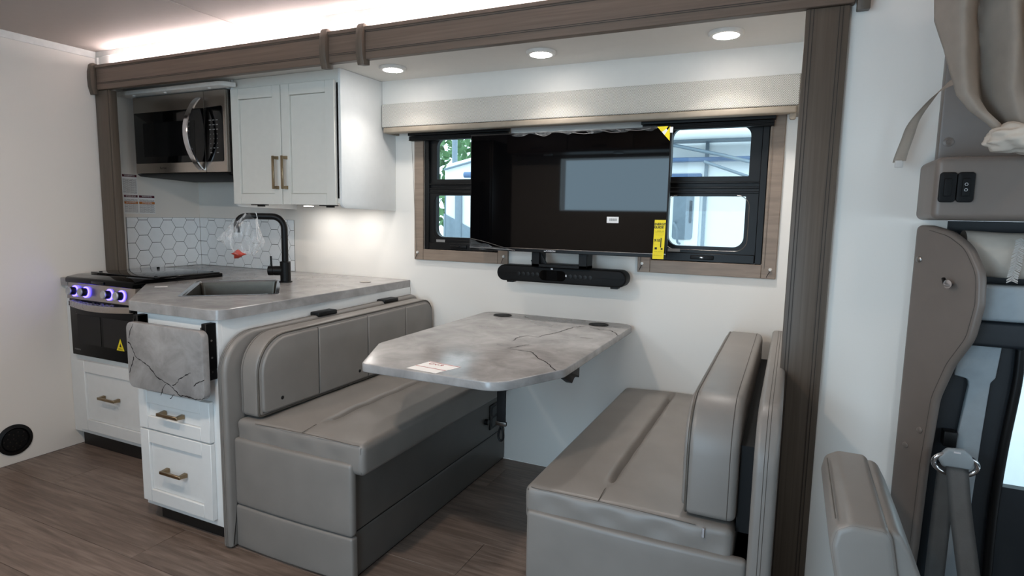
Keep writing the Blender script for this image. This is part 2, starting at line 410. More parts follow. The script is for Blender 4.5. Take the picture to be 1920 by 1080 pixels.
def text(name, body, size, M, mat, parent=None, depth=.0002, bold=0):
    c = bpy.data.curves.new(name, 'FONT'); c.body = body; c.size = size; c.align_x = 'CENTER'; c.align_y = 'CENTER'; c.extrude = depth; c.offset = bold
    t = bpy.data.objects.new(name, c); COL.objects.link(t)
    bpy.context.view_layer.update()
    me = bpy.data.meshes.new_from_object(t.evaluated_get(bpy.context.evaluated_depsgraph_get()))
    bpy.data.objects.remove(t); me.name = name; me.transform(M); me.materials.clear()
    return obj(name, me, mat, parent)
def TY(x, y, z): return fr((x, y, z), (1, 0, 0), (0, 0, 1), (0, -1, 0))   # lettering that faces the camera side (-Y)
def TX(x, y, z): return fr((x, y, z), (0, 1, 0), (0, 0, 1), (1, 0, 0))    # lettering that faces +X
def shaker(name, x0, x1, z0, z1, y, t, rail, mat, parent, rec=.010):
    """shaker front facing -Y: stiles, rails and a sunk panel; its back is at y"""
    bm = bmesh.new(); e = .0015
    b_box(bm, (x0, x0+rail), (y-t, y), (z0, z1), e, 1); b_box(bm, (x1-rail, x1), (y-t, y), (z0, z1), e, 1)
    b_box(bm, (x0+rail+.0004, x1-rail-.0004), (y-t+.0004, y), (z0, z0+rail), e, 1); b_box(bm, (x0+rail+.0004, x1-rail-.0004), (y-t+.0004, y), (z1-rail, z1), e, 1)
    b_box(bm, (x0+rail+.0014, x1-rail-.0014), (y-t+rec, y-.001), (z0+rail+.0014, z1-rail-.0014), .0012, 1)
    return finish(name, bm, mat, parent)
def pull(parent, c, L, axis):
    """flat bronze bar pull with two flared feet"""
    bm = bmesh.new(); cx, y, cz = c; h = .026
    for s in (-1, 1):
        if axis == 'x': pts = [(cx+s*L/2, cz)]
        else: pts = [(cx, cz+s*L/2)]
        (px, pz), = pts
        w = .009
        bmesh.ops.create_cone(bm, cap_ends=True, segments=4, radius1=.012, radius2=.0085, depth=h,
            matrix=Matrix.Translation((px, y-h/2, pz)) @ Matrix.Rotation(PI/2, 4, 'X') @ Matrix.Rotation(PI/4, 4, 'Z'))
    if axis == 'x': b_box(bm, (cx-L/2-.008, cx+L/2+.008), (y-h-.009, y-h), (cz-.0065, cz+.0065), .0015, 1)
    else: b_box(bm, (cx-.0065, cx+.0065), (y-h-.009, y-h), (cz-L/2-.008, cz+L/2+.008), .0015, 1)
    return finish('handle', bm, 'bronze', parent)

def plate_hole(name, outer, hole, ya, yb, mat, parent=None):
    """flat frame in the X-Z plane with a rounded opening"""
    from mathutils.geometry import tessellate_polygon
    bm = bmesh.new(); al = [Vector((p[0], p[1], 0)) for p in outer]+[Vector((p[0], p[1], 0)) for p in hole]
    tri = tessellate_polygon([al[:len(outer)], al[len(outer):]])
    F = [bm.verts.new((p.x, ya, p.y)) for p in al]; B = [bm.verts.new((p.x, yb, p.y)) for p in al]
    for t in tri: bm.faces.new([F[i] for i in t]); bm.faces.new([B[i] for i in t[::-1]])
    for s, n in ((0, len(outer)), (len(outer), len(hole))):
        for i in range(n):
            j = s+(i+1) % n; bm.faces.new((F[s+i], F[j], B[j], B[s+i]))
    return finish(name, bm, mat, parent, 30)

# ================================================================ the room
W, MW, LX, XE, ZC, ZS, XR = 2.788, 2.103, -3.494, -3.618, 2.13, 1.98, 0.03
# ---- floor: vinyl planks, joints recessed on a dark underlay
fl = struct(box('floor', (-3.62, 2.5), (-.42, 2.79), (-.06, -.003), 'wood_groove'), 'greyish brown wood-look plank floor')
PW = .2265; rows = range(-11, 4)
for r_ in rows:
    y0 = 1.987+r_*PW
    if y0 > 2.78 or y0+PW < -.41: continue
    y1 = min(y0+PW, 2.786); y0 = max(y0, -.415)
    x = {-1: -1.024, -2: -2.155+.3, -3: -2.155, -4: -3.1, 0: -2.65}.get(r_, -3.3+random.random())
    while x > -3.49: x -= 1.22
    while x < 2.49:
        xa, xb = max(x, -3.49), min(x+1.22, 2.49)
        if xb-xa > .02:
            bm = bmesh.new(); b_box(bm, (-(xb-xa)/2+.0008, (xb-xa)/2-.0008), (-(y1-y0)/2+.0008, (y1-y0)/2-.0008), (-.003, 0), .0007, 1)
            p = finish('plank', bm, 'floor_vinyl_wood'); p.location = ((xa+xb)/2, (y0+y1)/2, 0); adopt(p, fl)
        x += 1.22
# ---- shell
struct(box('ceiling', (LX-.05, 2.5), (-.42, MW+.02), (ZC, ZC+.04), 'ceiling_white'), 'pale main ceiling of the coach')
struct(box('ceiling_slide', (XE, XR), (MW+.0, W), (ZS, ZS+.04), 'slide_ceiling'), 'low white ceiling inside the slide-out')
wl = struct(box('wall_left', (LX-.05, LX), (-.42, MW), (0, ZC), 'wall_linen_y'), 'white linen-textured end wall with a round black vent')
box('crown_strip', (LX, LX+.006), (-.4, MW-.005), (ZC-.035, ZC), 'white_trim', wl, .001, 1)
# back wall of the slide-out, with two window openings
L0, L1, R0, R1, WZ0, WZ1 = -1.83, -1.375, -.59, -.115, 1.10, 1.74
bm = bmesh.new()
for xr, zr in (((XE, L0), (0, ZS)), ((L1, R0), (0, ZS)), ((R1, XR), (0, ZS)), ((L0, L1), (0, WZ0)), ((L0, L1), (WZ1, ZS)), ((R0, R1), (0, WZ0)), ((R0, R1), (WZ1, ZS))):
    b_box(bm, xr, (W, W+.05), zr)
bmesh.ops.remove_doubles(bm, verts=bm.verts[:], dist=1e-5)
struct(finish('wall_back', bm, 'wall_linen_x', smooth=False), 'white linen-textured wall at the back of the slide-out')
struct(box('wall_slide_left', (XE-.04, XE), (MW+.02, W+.05), (0, ZS), 'wall_linen_y'), 'white side wall of the slide-out beside the cooker')
struct(box('wall_slide_right', (XR, XR+.04), (MW+.02, W+.05), (0, ZS), 'wall_linen_y'), 'white side wall of the slide-out behind the right-hand bench')
ws = struct(box('wall_side', (.06, .40), (MW, MW+.04), (0, ZC), 'wall_linen_x'), 'white linen-textured wall between the brown post and the cab')
wo = struct(boxes('wall_over', [((LX-.05, 2.45), (MW, MW+.04), (ZS-.02, ZC))], 'wall_linen_x'), 'white strip of wall above the brown header beam')
box('crown_strip', (LX+.008, .6), (MW-.006, MW), (ZC-.028, ZC), 'white_trim', wo, .001, 1)
box('corner_strip', (LX+.0, LX+.022), (MW-.008, MW), (2.0, ZC-.03), 'white_trim', wo, .001, 1)
box('ceiling_batten', (-2.362, -2.35), (.2, MW-.01), (ZC-.003, ZC), 'ceiling_white', bpy.data.objects['ceiling'])
struct(box('wall_slide_stub', (XE, LX+.005), (MW, MW+.02), (0, ZS), 'white_trim'))
# opposite wall behind the camera: window opening, entry door opening
bm = bmesh.new()
for xr, zr in (((LX, -2.1), (0, ZC)), ((-2.1, -1.0), (0, 1.35)), ((-2.1, -1.0), (1.85, ZC)), ((-1.0, -.98), (0, ZC)), ((-.98, -.34), (1.9, ZC)), ((-.34, 1.1), (0, ZC)), ((1.1, 1.9), (0, .85)), ((1.1, 1.9), (1.35, ZC)), ((1.9, 2.5), (0, ZC))):
    b_box(bm, xr, (-.46, -.42), zr)
struct(finish('wall_front', bm, 'wall_linen_x', smooth=False), 'wall behind the camera with the entry door')
sf = thing('sofa', 'dark sofa below the window opposite the dinette', 'sofa', (-1.55, -.2, 0))
rbox('seat', (-2.3, -.9), (-.40, .0), (.12, .45), .05, 'leather_dark', sf, (6, 4, 3)); rbox('backrest', (-2.3, -.9), (-.415, -.28), (.45, .9), .05, 'leather_dark', sf, (6, 2, 4)); box('plinth', (-2.25, -.95), (-.38, -.05), (0, .12), 'toe_black', sf)
oc = thing('overhead_cabinet', 'overhead cabinet above the window opposite the dinette', 'cabinet', (-1.6, -.25, 1.87))
box('body', (-2.55, -.7), (-.419, -.13), (1.88, 2.12), 'wood_along', oc, .01)
for k in range(3):
    x0 = -2.53+k*.61; d = box('door', (x0, x0+.6), (-.13, -.112), (1.9, 2.1), 'wood_along', oc, .004); box('handle', (x0+.24, x0+.36), (-.112, -.095), (1.92, 1.93), 'black_metal', d)
for k, px in enumerate((-2.17, -1.48)):
    d = thing('puck_light', ('small round light under the opposite overhead cabinet near the refrigerator', 'small round light under the middle of the opposite overhead cabinet')[k], 'light', (px, -.25, 1.87), 'lights under the opposite cabinet')
    lathe('rim', [(.035, 0), (.045, .0), (.045, .008), (.035, .008)], (px, -.25, 1.871), (0, 0, 1), 'white_trim', d); lathe('lens', [(0, 0), (.035, 0), (.035, .003), (0, .003)], (px, -.25, 1.873), (0, 0, 1), 'lamp_white', d)
fg = thing('refrigerator', 'tall grey refrigerator opposite the kitchen', 'refrigerator', (-3.05, -.2, 0))
box('body', (-3.4, -2.62), (-.419, .02), (0.02, 2.0), 'dark_steel', fg, .01); box('upper_door', (-3.39, -2.63), (.02, .05), (.75, 1.98), 'dark_steel', fg, .008); box('lower_door', (-3.39, -2.63), (.02, .05), (.06, .74), 'dark_steel', fg, .008); box('handle', (-2.72, -2.70), (.05, .09), (.9, 1.6), 'black_metal', fg, .006)
for k, (px, py) in enumerate(((-2.4, .6), (-1.25, .6), (.75, 1.3))):  # last one is added out of view to brighten the curtain
    d = thing('ceiling_light', ('round ceiling light over the aisle near the refrigerator', 'round ceiling light over the aisle near the sofa', 'unseen round ceiling light added near the cab to brighten the curtain')[k], 'ceiling light', (px, py, ZC-.02), 'round lights on the main ceiling')
    lathe('rim', [(.045, 0), (.062, .0), (.065, .018), (.045, .018)], (px, py, ZC-.0185), (0, 0, 1), 'white_trim', d); lathe('lens', [(0, 0), (.045, 0), (.045, .004), (0, .004)], (px, py, ZC-.016), (0, 0, 1), 'lamp_white', d)
    l = bpy.data.lights.new('ceiling_beam', 'AREA'); l.shape = 'DISK'; l.size = .11; l.energy = (6.5, 13, 1.5)[k]; l.color = (1, .82, .68)
    lo = bpy.data.objects.new('ceiling_beam', l); COL.objects.link(lo); lo.location = (px, py, ZC-.026); adopt(lo, d)
# ---- brown header beam, posts and their clips
hd = root('trim_1', (-1.7, 2.07, 1.92), 'long dark brown header beam across the slide-out opening')
box('beam', (-3.452, .118), (2.072, MW-.0), (1.923, 2.046), 'wood_along', hd, .002, 1)
box('top_lip', (-3.452, .118), (2.066, 2.0795), (2.036, 2.052), 'wood_along', hd, .002, 1)
for z in (1.9515, 1.9575, 2.029): box('groove', (-3.45, .116), (2.0705, 2.0715), (z, z+.002), 'wood_groove', hd)
for i, x in enumerate((-3.477, -1.86, -1.666, .14)):
    o = [(2.0, 1.9), (2.03, 1.895), (2.062, 1.9), (2.099, 1.905), (2.099, 2.06), (2.066, 2.064), (2.058, 2.06), (2.05, 2.02), (2.047, 1.985), (2.05, 1.94), (2.058, 1.9)]
    o = [(2.06, 1.898), (2.099, 1.903), (2.099, 2.058), (2.066, 2.064), (2.057, 2.055), (2.049, 2.02), (2.047, 1.985), (2.049, 1.94)]
    plate('clip', o, .034, FX(x-.017), 'wood_up', hd, .003)
for nm, xa, xb, y0 in (('trim_2', -3.487, -3.366, MW), ('trim_3', -.01, .108, MW)):
    p = root(nm, ((xa+xb)/2, 2.08, 0), 'brown upright post at the cooker end of the slide-out' if xa < -1 else 'dark brown upright post between the dinette and the cab')
    box('post', (xa, xb), (2.08, MW+.02), (0, 1.921), 'wood_up', p, .003)
    for x in ((xa+.012, xa+.021, xb-.028, xb-.019) if xa > -1 else (xb-.008,)): box('groove', (x, x+.002), (2.0785, 2.0795), (0.01, 1.92), 'wood_groove', p)
# LED strip lying on the header
ls = thing('led_strip', 'white LED strip glowing along the top of the header beam', 'light strip', (-1.6, 2.09, 2.047))
box('channel', (-3.38, .5), (2.0835, 2.1015), (2.0465, 2.0515), 'white_trim', ls); box('diffuser', (-3.36, .48), (2.086, 2.099), (2.0515, 2.054), 'led_white', ls)
# ---- round black floor vent in the left wall
v = thing('round_vent', 'round black plastic air vent low on the left wall', 'vent', (LX, 1.588, .122))
lathe('rim', [(.078, 0), (.078, .006), (.062, .012), (.058, .004), (.058, 0)], (LX+.0005, 1.588, .122), (1, 0, 0), 'black_plastic', v, 40)
lathe('disc', [(0, 0), (.058, 0), (.055, .007), (0, .009)], (LX+.001, 1.588, .122), (1, 0, 0), 'black_plastic', v, 40)
for k in range(18):
    a = k*2.4; q = .012*math.sqrt(k)
    lathe('hole', [(0, 0), (.0035, 0), (.0035, .0012), (0, .0012)], (LX+.0101-.0004*k/18, 1.588+q*math.cos(a), .122+q*math.sin(a)), (1, 0, 0), 'dark_steel', v, 8)

# ================================================================ windows
def window(n, x0, x1, label, side):
    w = root('window_%d' % n, ((x0+x1)/2, W, WZ0), label)
    f = .058; ox0, ox1 = x0-f, x1+f; zb, zt = WZ0-f, 1.735; y = W-.0005
    for nm, o in (('surround_stile', (ox0, x0, zb, zt)), ('surround_stile', (x1, ox1, zb, zt)), ('surround_rail', (x0, x1, zb, WZ0))):
        box(nm, (o[0], o[1]), (y-.014, y), (o[2], o[3]), 'wood_window', w, .002, 1)
    # black frame ring set in the opening, panes behind a middle bar
    bm = bmesh.new(); yb, yf = W+.045, W-.004
    b_box(bm, (x0+.001, x0+.03), (yf, yb), (WZ0+.001, WZ1-.001), .003, 1); b_box(bm, (x1-.03, x1-.001), (yf, yb), (WZ0+.001, WZ1-.001), .003, 1)
    b_box(bm, (x0+.03, x1-.03), (yf, yb), (WZ0+.001, WZ0+.04), .003, 1); b_box(bm, (x0+.03, x1-.03), (yf, yb), (WZ1-.035, WZ1-.001), .003, 1)
    finish('frame', bm, 'black_plastic', w)
    def ring(nm, a, b, c, d, hole, ya, yb_, rr):
        return plate_hole(nm, [Vector(q) for q in ((a, c), (b, c), (b, d), (a, d))], rpoly(hole, rr, 6), ya, yb_, 'black_plastic', w)
    mz = 1.432; a, b = x0+.025, x1-.025
    pu = [(a+.045, 1.478), (b-.05, 1.478), (b-.05, 1.692), (a+.045, 1.692)]
    pl = [(a+.045, 1.17), (b-.055, 1.17), (b-.055, 1.392), (a+.045, 1.392)]
    ring('upper_sash', a, b, mz, WZ1-.03, pu, W+.012, W+.04, [.004, .004, .045, .045])
    ls_ = ring('lower_sash', a+.004, b-.004, WZ0+.035, mz, pl, W+.004, W+.036, [.045, .045, .004, .004])
    for z in (1.408, 1.428, 1.452): box('mid_bar', (a, b), (W+.0, W+.013), (z-.004, z+.004), 'black_plastic', w, .002, 1)
    for q in (pu, pl):
        zz = (q[0][1]-.01, q[2][1]+.01)
        box('pane', (q[0][0]-.01, q[1][0]+.01), (W+.026, W+.030), zz, 'window_glass', w)
    tube('sash_gasket', [(p.x, W+.003, p.y) for p in rpoly([(a+.03, 1.395), (a+.03, 1.153), (b-.04, 1.153), (b-.04, 1.395)], .05, 6)], .0018, 'screw_metal' if side else 'black_metal', w, 6)
    cx = (a+b)/2-.01
    box('latch', (cx-.05, cx+.05), (W-.012, W-.004), (WZ0+.012, WZ0+.03), 'black_metal', w, .003); box('latch_knob', (cx-.008, cx+.008), (W-.018, W-.012), (WZ0+.017, WZ0+.025), 'chrome' if side else 'black_metal', w, .002)
    box('maker_plate', (a+.05, a+.105), (W-.0005, W+.002), (1.142, 1.156), 'ink_grey', w)
    for sx in (ox0+.022, ox1-.022):
        lathe('cord_button', [(0, .009), (.006, .008), (.008, .003), (.008, 0)], (sx, W-.0146, zb+.04), (0, -1, 0), 'clear_bead', w, 12)
        tube('cord_tail', [(sx, W-.02, zb+.036), (sx-.014, W-.0165, zb+.006)], .0012, 'ink_black', w, 5)
    return w
window(1, L0, L1, 'left-hand black framed window in a tan wooden surround, half hidden by the television', 0)
window(2, R0, R1, 'right-hand black framed window in a tan wooden surround beside the television', 1)
for k, (a, b) in enumerate(((L0-.075, L1+.06), (R0-.06, R1+.02))):
    s = thing('pleated_shade', ('black headrail of a raised pleated shade over the window left of the television', 'black headrail of a raised pleated shade over the window right of the television')[k], 'shade', ((a+b)/2, W-.03, 1.68), 'raised window shades')
    box('headrail', (a, b), (W-.052, W-.016), (1.705, 1.73), 'black_plastic', s, .002, 1)
    for i in range(4): box('pleat', (a+.006, b-.006), (W-.05+.002*(i % 2), W-.018), (1.679+.006*i, 1.6838+.006*i), 'black_matte', s)
    for sx in (a+.012, b-.012):
        tube('cord', [(sx, W-.030, 1.69), (sx+(.02 if sx == a+.012 else .012)*(1 if k == 0 else .3), W-.0165, WZ0-.015)], .0011, 'cord', s, 5)
# ---- fabric valance over both windows, white fascia above it
fa = struct(box('wall_fascia', (-2.018, XR), (2.668, W), (1.862, ZS), 'slide_ceiling'), 'white boxed fascia above the fabric valance')
vl = thing('window_valance', 'long herringbone fabric valance with a tan lower edge above the windows', 'valance', (-1.0, 2.7, 1.71))
rbox('fabric_front', (-2.014, -.014), (2.655, 2.676), (1.742, 1.8605), .006, 'herringbone_fabric', vl, (30, 2, 4), er=3)
rbox('lower_edge', (-2.004, -.02), (2.652, 2.70), (1.712, 1.7405), .008, 'tan_valance', vl, (4, 2, 2), er=3)
box('return', (-2.012, -1.995), (2.67, W-.001), (1.715, 1.86), 'tan_valance', vl); box('return', (-.03, -.014), (2.67, W-.001), (1.715, 1.86), 'tan_valance', vl)
plate('end_bracket', rpoly([(-.045, 1.690), (-.022, 1.690), (-.02, 1.715), (-.045, 1.715)], .008, 4), .03, FY(2.70), 'tan_valance', vl, .002)
# ---- three round downlights in the slide-out ceiling
for k, px in enumerate((-1.775, -1.015, -.274)):
    py = 2.43
    d = thing('downlight', ('round recessed white ceiling light nearest the upper cabinet', 'middle one of the three round ceiling lights over the dinette', 'round white ceiling light nearest the brown post')[k], 'ceiling light', (px, py, ZS-.014), 'round downlights in the slide-out ceiling')
    lathe('rim', [(.051, 0), (.06, .001), (.064, .008), (.064, .0135), (.051, .0135)], (px, py, ZS-.014), (0, 0, 1), 'white_trim', d, 36)
    lathe('lens', [(0, -.006), (.03, -.005), (.045, -.002), (.052, .003), (.052, .006), (0, .006)], (px, py, ZS-.013), (0, 0, 1), 'lamp_white', d, 36)
    l = bpy.data.lights.new('downlight_beam', 'AREA'); l.shape = 'DISK'; l.size = .09; l.energy = (1.4, 2.0, 2.0)[k]; l.color = (1, .95, .9); l.spread = math.radians(112)
    lo = bpy.data.objects.new('downlight_beam', l); COL.objects.link(lo); lo.location = (px, py, ZS-.022); adopt(lo, d)

# ================================================================ kitchen
ZT = .925
# worktop: one L-shaped slab with a cut-out for the cooker and for the angled sink
SC = Vector((-2.415, 2.035)); su = Vector((.70, .714)); sv = Vector((-.714, .70)); SH, SL = .19, .30     # sink centre, axes, half sizes
def sp(a, b): q = SC+su*a+sv*b; return (q.x, q.y)
out = rpoly([(-1.925, 2.786), (-3.616, 2.786), (-3.616, MW+.022), (-3.492, MW+.022), (-3.492, 1.845), (-3.425, 1.845), (-3.425, 2.345), (-2.868, 2.345), (-2.868, 1.895), (-2.405, 1.513), (-1.895, 1.513)],
            [0, 0, 0, 0, .01, 0, 0, 0, .0, .035, .06])
sink_hole = rpoly([sp(-SH, -SL), sp(SH, -SL), sp(SH, SL), sp(-SH, SL)], .012, 3)
def slab_with_hole(name, outer, hole, z0, z1, mat, parent=None):
    bm = bmesh.new()
    from mathutils.geometry import tessellate_polygon
    o = [Vector((p.x, p.y, 0)) for p in outer]; h = [Vector((p.x, p.y, 0)) for p in hole]
    tri = tessellate_polygon([o, h]); al = o+h
    er = .0025
    top = [bm.verts.new((p.x, p.y, z1)) for p in (offs([Vector(q[:2]) for q in o], er)+[Vector(q[:2]) for q in h])]
    bot = [bm.verts.new((p.x, p.y, z0)) for p in al]
    mid = [bm.verts.new((p.x, p.y, z1-er)) for p in o]
    for t in tri:
        bm.faces.new([top[i] for i in t]); bm.faces.new([bot[i] for i in t[::-1]])
    n = len(o)
    for i in range(n):
        j = (i+1) % n
        bm.faces.new((bot[i], bot[j], mid[j], mid[i])); bm.faces.new((mid[i], mid[j], top[j], top[i]))
    for i in range(len(h)):
        j = (i+1) % len(h); bm.faces.new((bot[n+i], bot[n+j], top[n+j], top[n+i]))
    return finish(name, bm, mat, parent)
wt = tag(slab_with_hole('worktop', out, sink_hole, ZT-.04, ZT, 'stone_laminate'), 'grey veined stone-look kitchen worktop with a clipped corner', 'worktop')
# sink
sk = thing('kitchen_sink', 'stainless steel sink set at an angle into the worktop', 'sink', (SC.x, SC.y, ZT-.16))
def ringmesh(name, loops, mat, parent, cap=False):
    bm = bmesh.new(); R = [[bm.verts.new(p) for p in L] for L in loops]; n = len(R[0])
    for a, b in zip(R, R[1:]):
        for i in range(n): bm.faces.new((a[i], a[(i+1) % n], b[(i+1) % n], b[i]))
    if cap: bm.faces.new(R[-1])
    return finish(name, bm, mat, parent, 50)
def sl(a, b, r, z): return [(p.x, p.y, z) for p in rpoly([sp(-a, -b), sp(a, -b), sp(a, b), sp(-a, b)], r, 5)]
ringmesh('rim', [sl(SH+.012, SL+.012, .02, ZT+.0004), sl(SH+.011, SL+.011, .02, ZT+.0022), sl(SH-.004, SL-.004, .015, ZT+.0022), sl(SH-.008, SL-.008, .015, ZT-.006)], 'chrome', sk)
ringmesh('basin', [sl(SH-.006, SL-.006, .015, ZT-.002), sl(SH-.010, SL-.010, .018, ZT-.03), sl(SH-.014, SL-.014, .03, ZT-.15), sl(SH-.04, SL-.04, .03, ZT-.17)], 'sink_steel', sk, True)
lathe('drain', [(0, 0), (.045, 0), (.045, .003), (.03, .001), (0, .001)], (SC.x, SC.y, ZT-.1695), (0, 0, 1), 'chrome', sk)
# faucet
fx, fy = -2.385, 2.325
fc = thing('kitchen_faucet', 'matte black gooseneck faucet beside the sink', 'faucet', (fx, fy, ZT))
lathe('base', [(.033, 0), (.033, .005), (.0265, .007), (.0265, .105), (.024, .108), (.018, .108)], (fx, fy, ZT+.0005), (0, 0, 1), 'black_metal', fc, 28)
dirs = Vector((-.83, -.56, 0)).normalized(); path = [Vector((fx, fy, ZT+.1)), Vector((fx, fy, 1.205))]
for k in range(1, 9):
    a = k/8*PI/2; path.append(Vector((fx, fy, 1.205))+dirs*(.06*(1-math.cos(a)))+Vector((0, 0, .06*math.sin(a))))
path.append(path[-1]+dirs*.12); e = path[-1]
for k in range(1, 8):
    a = k/7*PI/2; path.append(e+dirs*(.05*math.sin(a))+Vector((0, 0, -.05*(1-math.cos(a)))))
path.append(path[-1]+Vector((0, 0, -.035)))
tube('spout', path, .0165, 'black_metal', fc, 18)
hd_ = Vector((-.86, -.5, 0)).normalized()
lathe('valve_arm', [(.0, 0), (.0245, 0), (.0245, .04), (.022, .041), (.022, .044), (.0245, .045), (.0245, .07), (0, .07)], (fx+hd_.x*.015, fy+hd_.y*.015, ZT+.06), hd_, 'black_metal', fc, 24)
tube('lever', [(fx+hd_.x*.07, fy+hd_.y*.07, ZT+.08), (fx+hd_.x*.072, fy+hd_.y*.072, ZT+.135)], .005, 'black_metal', fc, 10)
# clear plastic bag over the spout
bgp = path[-1]; top = path[-9]
bgo = thing('plastic_bag', 'clear plastic bag hung over the faucet spout with a red item inside', 'bag', tuple(bgp))
g = []
tc = top+dirs*(-.005)+Vector((0, 0, .012))
botc = bgp+Vector((.0, .0, -.115))
wd_ = Vector((dirs.x, dirs.y, 0)); nd_ = Vector((-dirs.y, dirs.x, 0))
NB = 30
for i in range(15):
    t = i/14; row = []
    c = tc.lerp(botc, t)
    for k in range(NB+1):
        a = 2*PI*k/NB
        wv = .022+.085*math.sin(min(t*1.25, 1)*PI/2)*(1-.35*max(0, t-.75)/.25); dv = .022+.022*math.sin(t*PI)
        ca, sa = math.cos(a), math.sin(a)
        j = 1+.10*math.sin(5*a+3*t)+.07*math.sin(9*a-7*t)
        p = c+wd_*(wv*ca*j)+nd_*(dv*sa*j)
        if t > .6 and ca > 0: p.z += .07*(t-.6)/.4*max(0, ca)      # lower outer corner rides up
        p.z += .004*math.sin(7*a)
        row.append(p)
    g.append(row)
sheet('bag_film', g, 'clear_film', bgo)
cl = botc+Vector((0, 0, .0))
ico = bmesh.new(); bmesh.ops.create_icosphere(ico, subdivisions=2, radius=1)
for vv in ico.verts:
    d = vv.co.copy(); j = 1+.25*math.sin(6*d.x+2)+.2*math.sin(9*d.y)+.2*math.cos(7*d.z)
    vv.co = cl+Vector((d.x*.036*j, d.y*.022*j, d.z*.017*j+.006))
finish('red_part', ico, 'red_plastic', bgo, 80)
q0 = top-dirs*.05+Vector((0, 0, .018))
tube('drawstring', smooth_path([q0+Vector((-.01, 0, -.03)), q0+Vector((0, -.01, 0)), q0+Vector((.012, -.012, -.03)), q0+Vector((.016, -.012, -.10)), q0+Vector((.03, -.012, -.125))]), .0022, 'paper_white', bgo, 6)
tube('drawstring', smooth_path([q0+Vector((.004, -.012, -.03)), q0+Vector((.004, -.013, -.09)), q0+Vector((.016, -.014, -.145))]), .0022, 'paper_white', bgo, 6)
# small pop-up outlet lid and paper tag on the worktop
po = thing('popup_outlet', 'small round metal outlet cover set in the worktop near the window wall', 'outlet cover', (-2.05, 2.553, ZT))
lathe('lid', [(0, .003), (.024, .003), (.026, .002), (.026, .0004)], (-2.05, 2.553, ZT+.0002), (0, 0, 1), 'steel', po, 28); lathe('collar', [(.026, .0004), (.026, .002), (.0295, .0012), (.0295, .0003)], (-2.05, 2.553, ZT+.0002), (0, 0, 1), 'dark_steel', po, 28)
q = onp = Vector((-2.69, 1.81)); 
pt = plate('paper_tag', [(-2.735, 1.852), (-2.715, 1.835), (-2.68, 1.875), (-2.70, 1.892)][::-1], .0006, FZ(ZT+.0003), 'paper_white', None, 0)
tag(pt, 'small white paper tag lying on the worktop next to the cooker', 'paper tag')

# ---- island cabinet below the worktop (drawers face the camera)
YI = 1.535
ic = thing('island_cabinet', 'white kitchen cabinet with two drawers at the end of the worktop', 'cabinet', (-2.15, 1.6, 0))
body = [(-2.385, YI), (-1.922, YI), (-1.922, 2.784), (-2.80, 2.784), (-2.80, 1.90)]
boxes('body', [((-2.385, -1.922), (YI, YI+.018), (.065, ZT-.0405)), ((-1.94, -1.922), (YI+.018, 2.784), (.065, ZT-.0405)), ((-2.80, -1.94), (2.77, 2.784), (.065, ZT-.0405))], 'cabinet_white', ic, .0005)
plate('angled_side', [Vector(p) for p in ((-2.385, YI+.001), (-2.365, YI+.02), (-2.785, 1.91), (-2.80, 1.895))], ZT-.0405-.065, FZ(.065), 'cabinet_white', ic, .001, 1)
plate('bottom_board', [Vector(p) for p in body], .012, FZ(.0652), 'cabinet_white', ic, 0)
plate('toe_kick', [Vector(p) for p in [(-2.34, YI+.03), (-1.93, YI+.03), (-1.93, 2.7), (-2.75, 2.7), (-2.75, 1.93)]], .065, FZ(0), 'toe_black', ic, 0)
for z0, z1, zh in ((.405, .565, .485), (.092, .398, .245)):
    d = shaker('drawer', -2.378, -1.962, z0, z1, YI-.0006, .02, .052, 'cabinet_white', ic)
    pull(d, (-2.172, YI-.0136, zh), .105, 'x')
def veins(lines, f, parent, w=.0046):
    """printed dark cracks of the laminate: thin jagged ribbons lying on its face"""
    bm = bmesh.new()
    for L in lines:
        P = [Vector(p) for p in L]; Q = []
        for a, b in zip(P, P[1:]):
            n = max(2, int((b-a).length/.008)); d = (b-a).normalized(); s = Vector((-d.y, d.x))
            for i in range(n): Q.append(a.lerp(b, i/n)+s*random.uniform(-.0028, .0028)*(0 if i == 0 else 1))
        Q.append(P[-1]); V = []
        for i, q in enumerate(Q):
            d = (Q[min(i+1, len(Q)-1)]-Q[max(i-1, 0)]).normalized(); s = Vector((-d.y, d.x))*w*.5*random.uniform(.35, 1.1)*min(1, .3+(len(Q)-i)*.2)
            V.append((bm.verts.new(f(*(q-s))), bm.verts.new(f(*(q+s)))))
        for a, b in zip(V, V[1:]): bm.faces.new((a[0], a[1], b[1], b[0]))
    return finish('vein_print', bm, 'vein_ink', parent)
LEAF_VEINS = [[(-2.338, 0.771), (-2.324, 0.767), (-2.308, 0.739), (-2.298, 0.721), (-2.254, 0.702), (-2.215, 0.688), (-2.187, 0.664), (-2.174, 0.652), (-2.121, 0.636), (-2.083, 0.622), (-2.048, 0.598), (-1.991, 0.599), (-1.959, 0.594), (-1.911, 0.605)], [(-2.085, 0.631), (-2.062, 0.644), (-2.041, 0.664), (-2.007, 0.682), (-1.98, 0.693)], [(-1.967, 0.644), (-1.944, 0.66), (-1.908, 0.676)], [(-2.301, 0.846), (-2.315, 0.825), (-2.329, 0.788)], [(-2.306, 0.716), (-2.316, 0.687), (-2.337, 0.648)], [(-2.156, 0.582), (-2.14, 0.612), (-2.121, 0.63)], [(-2.103, 0.577), (-2.073, 0.598)]]
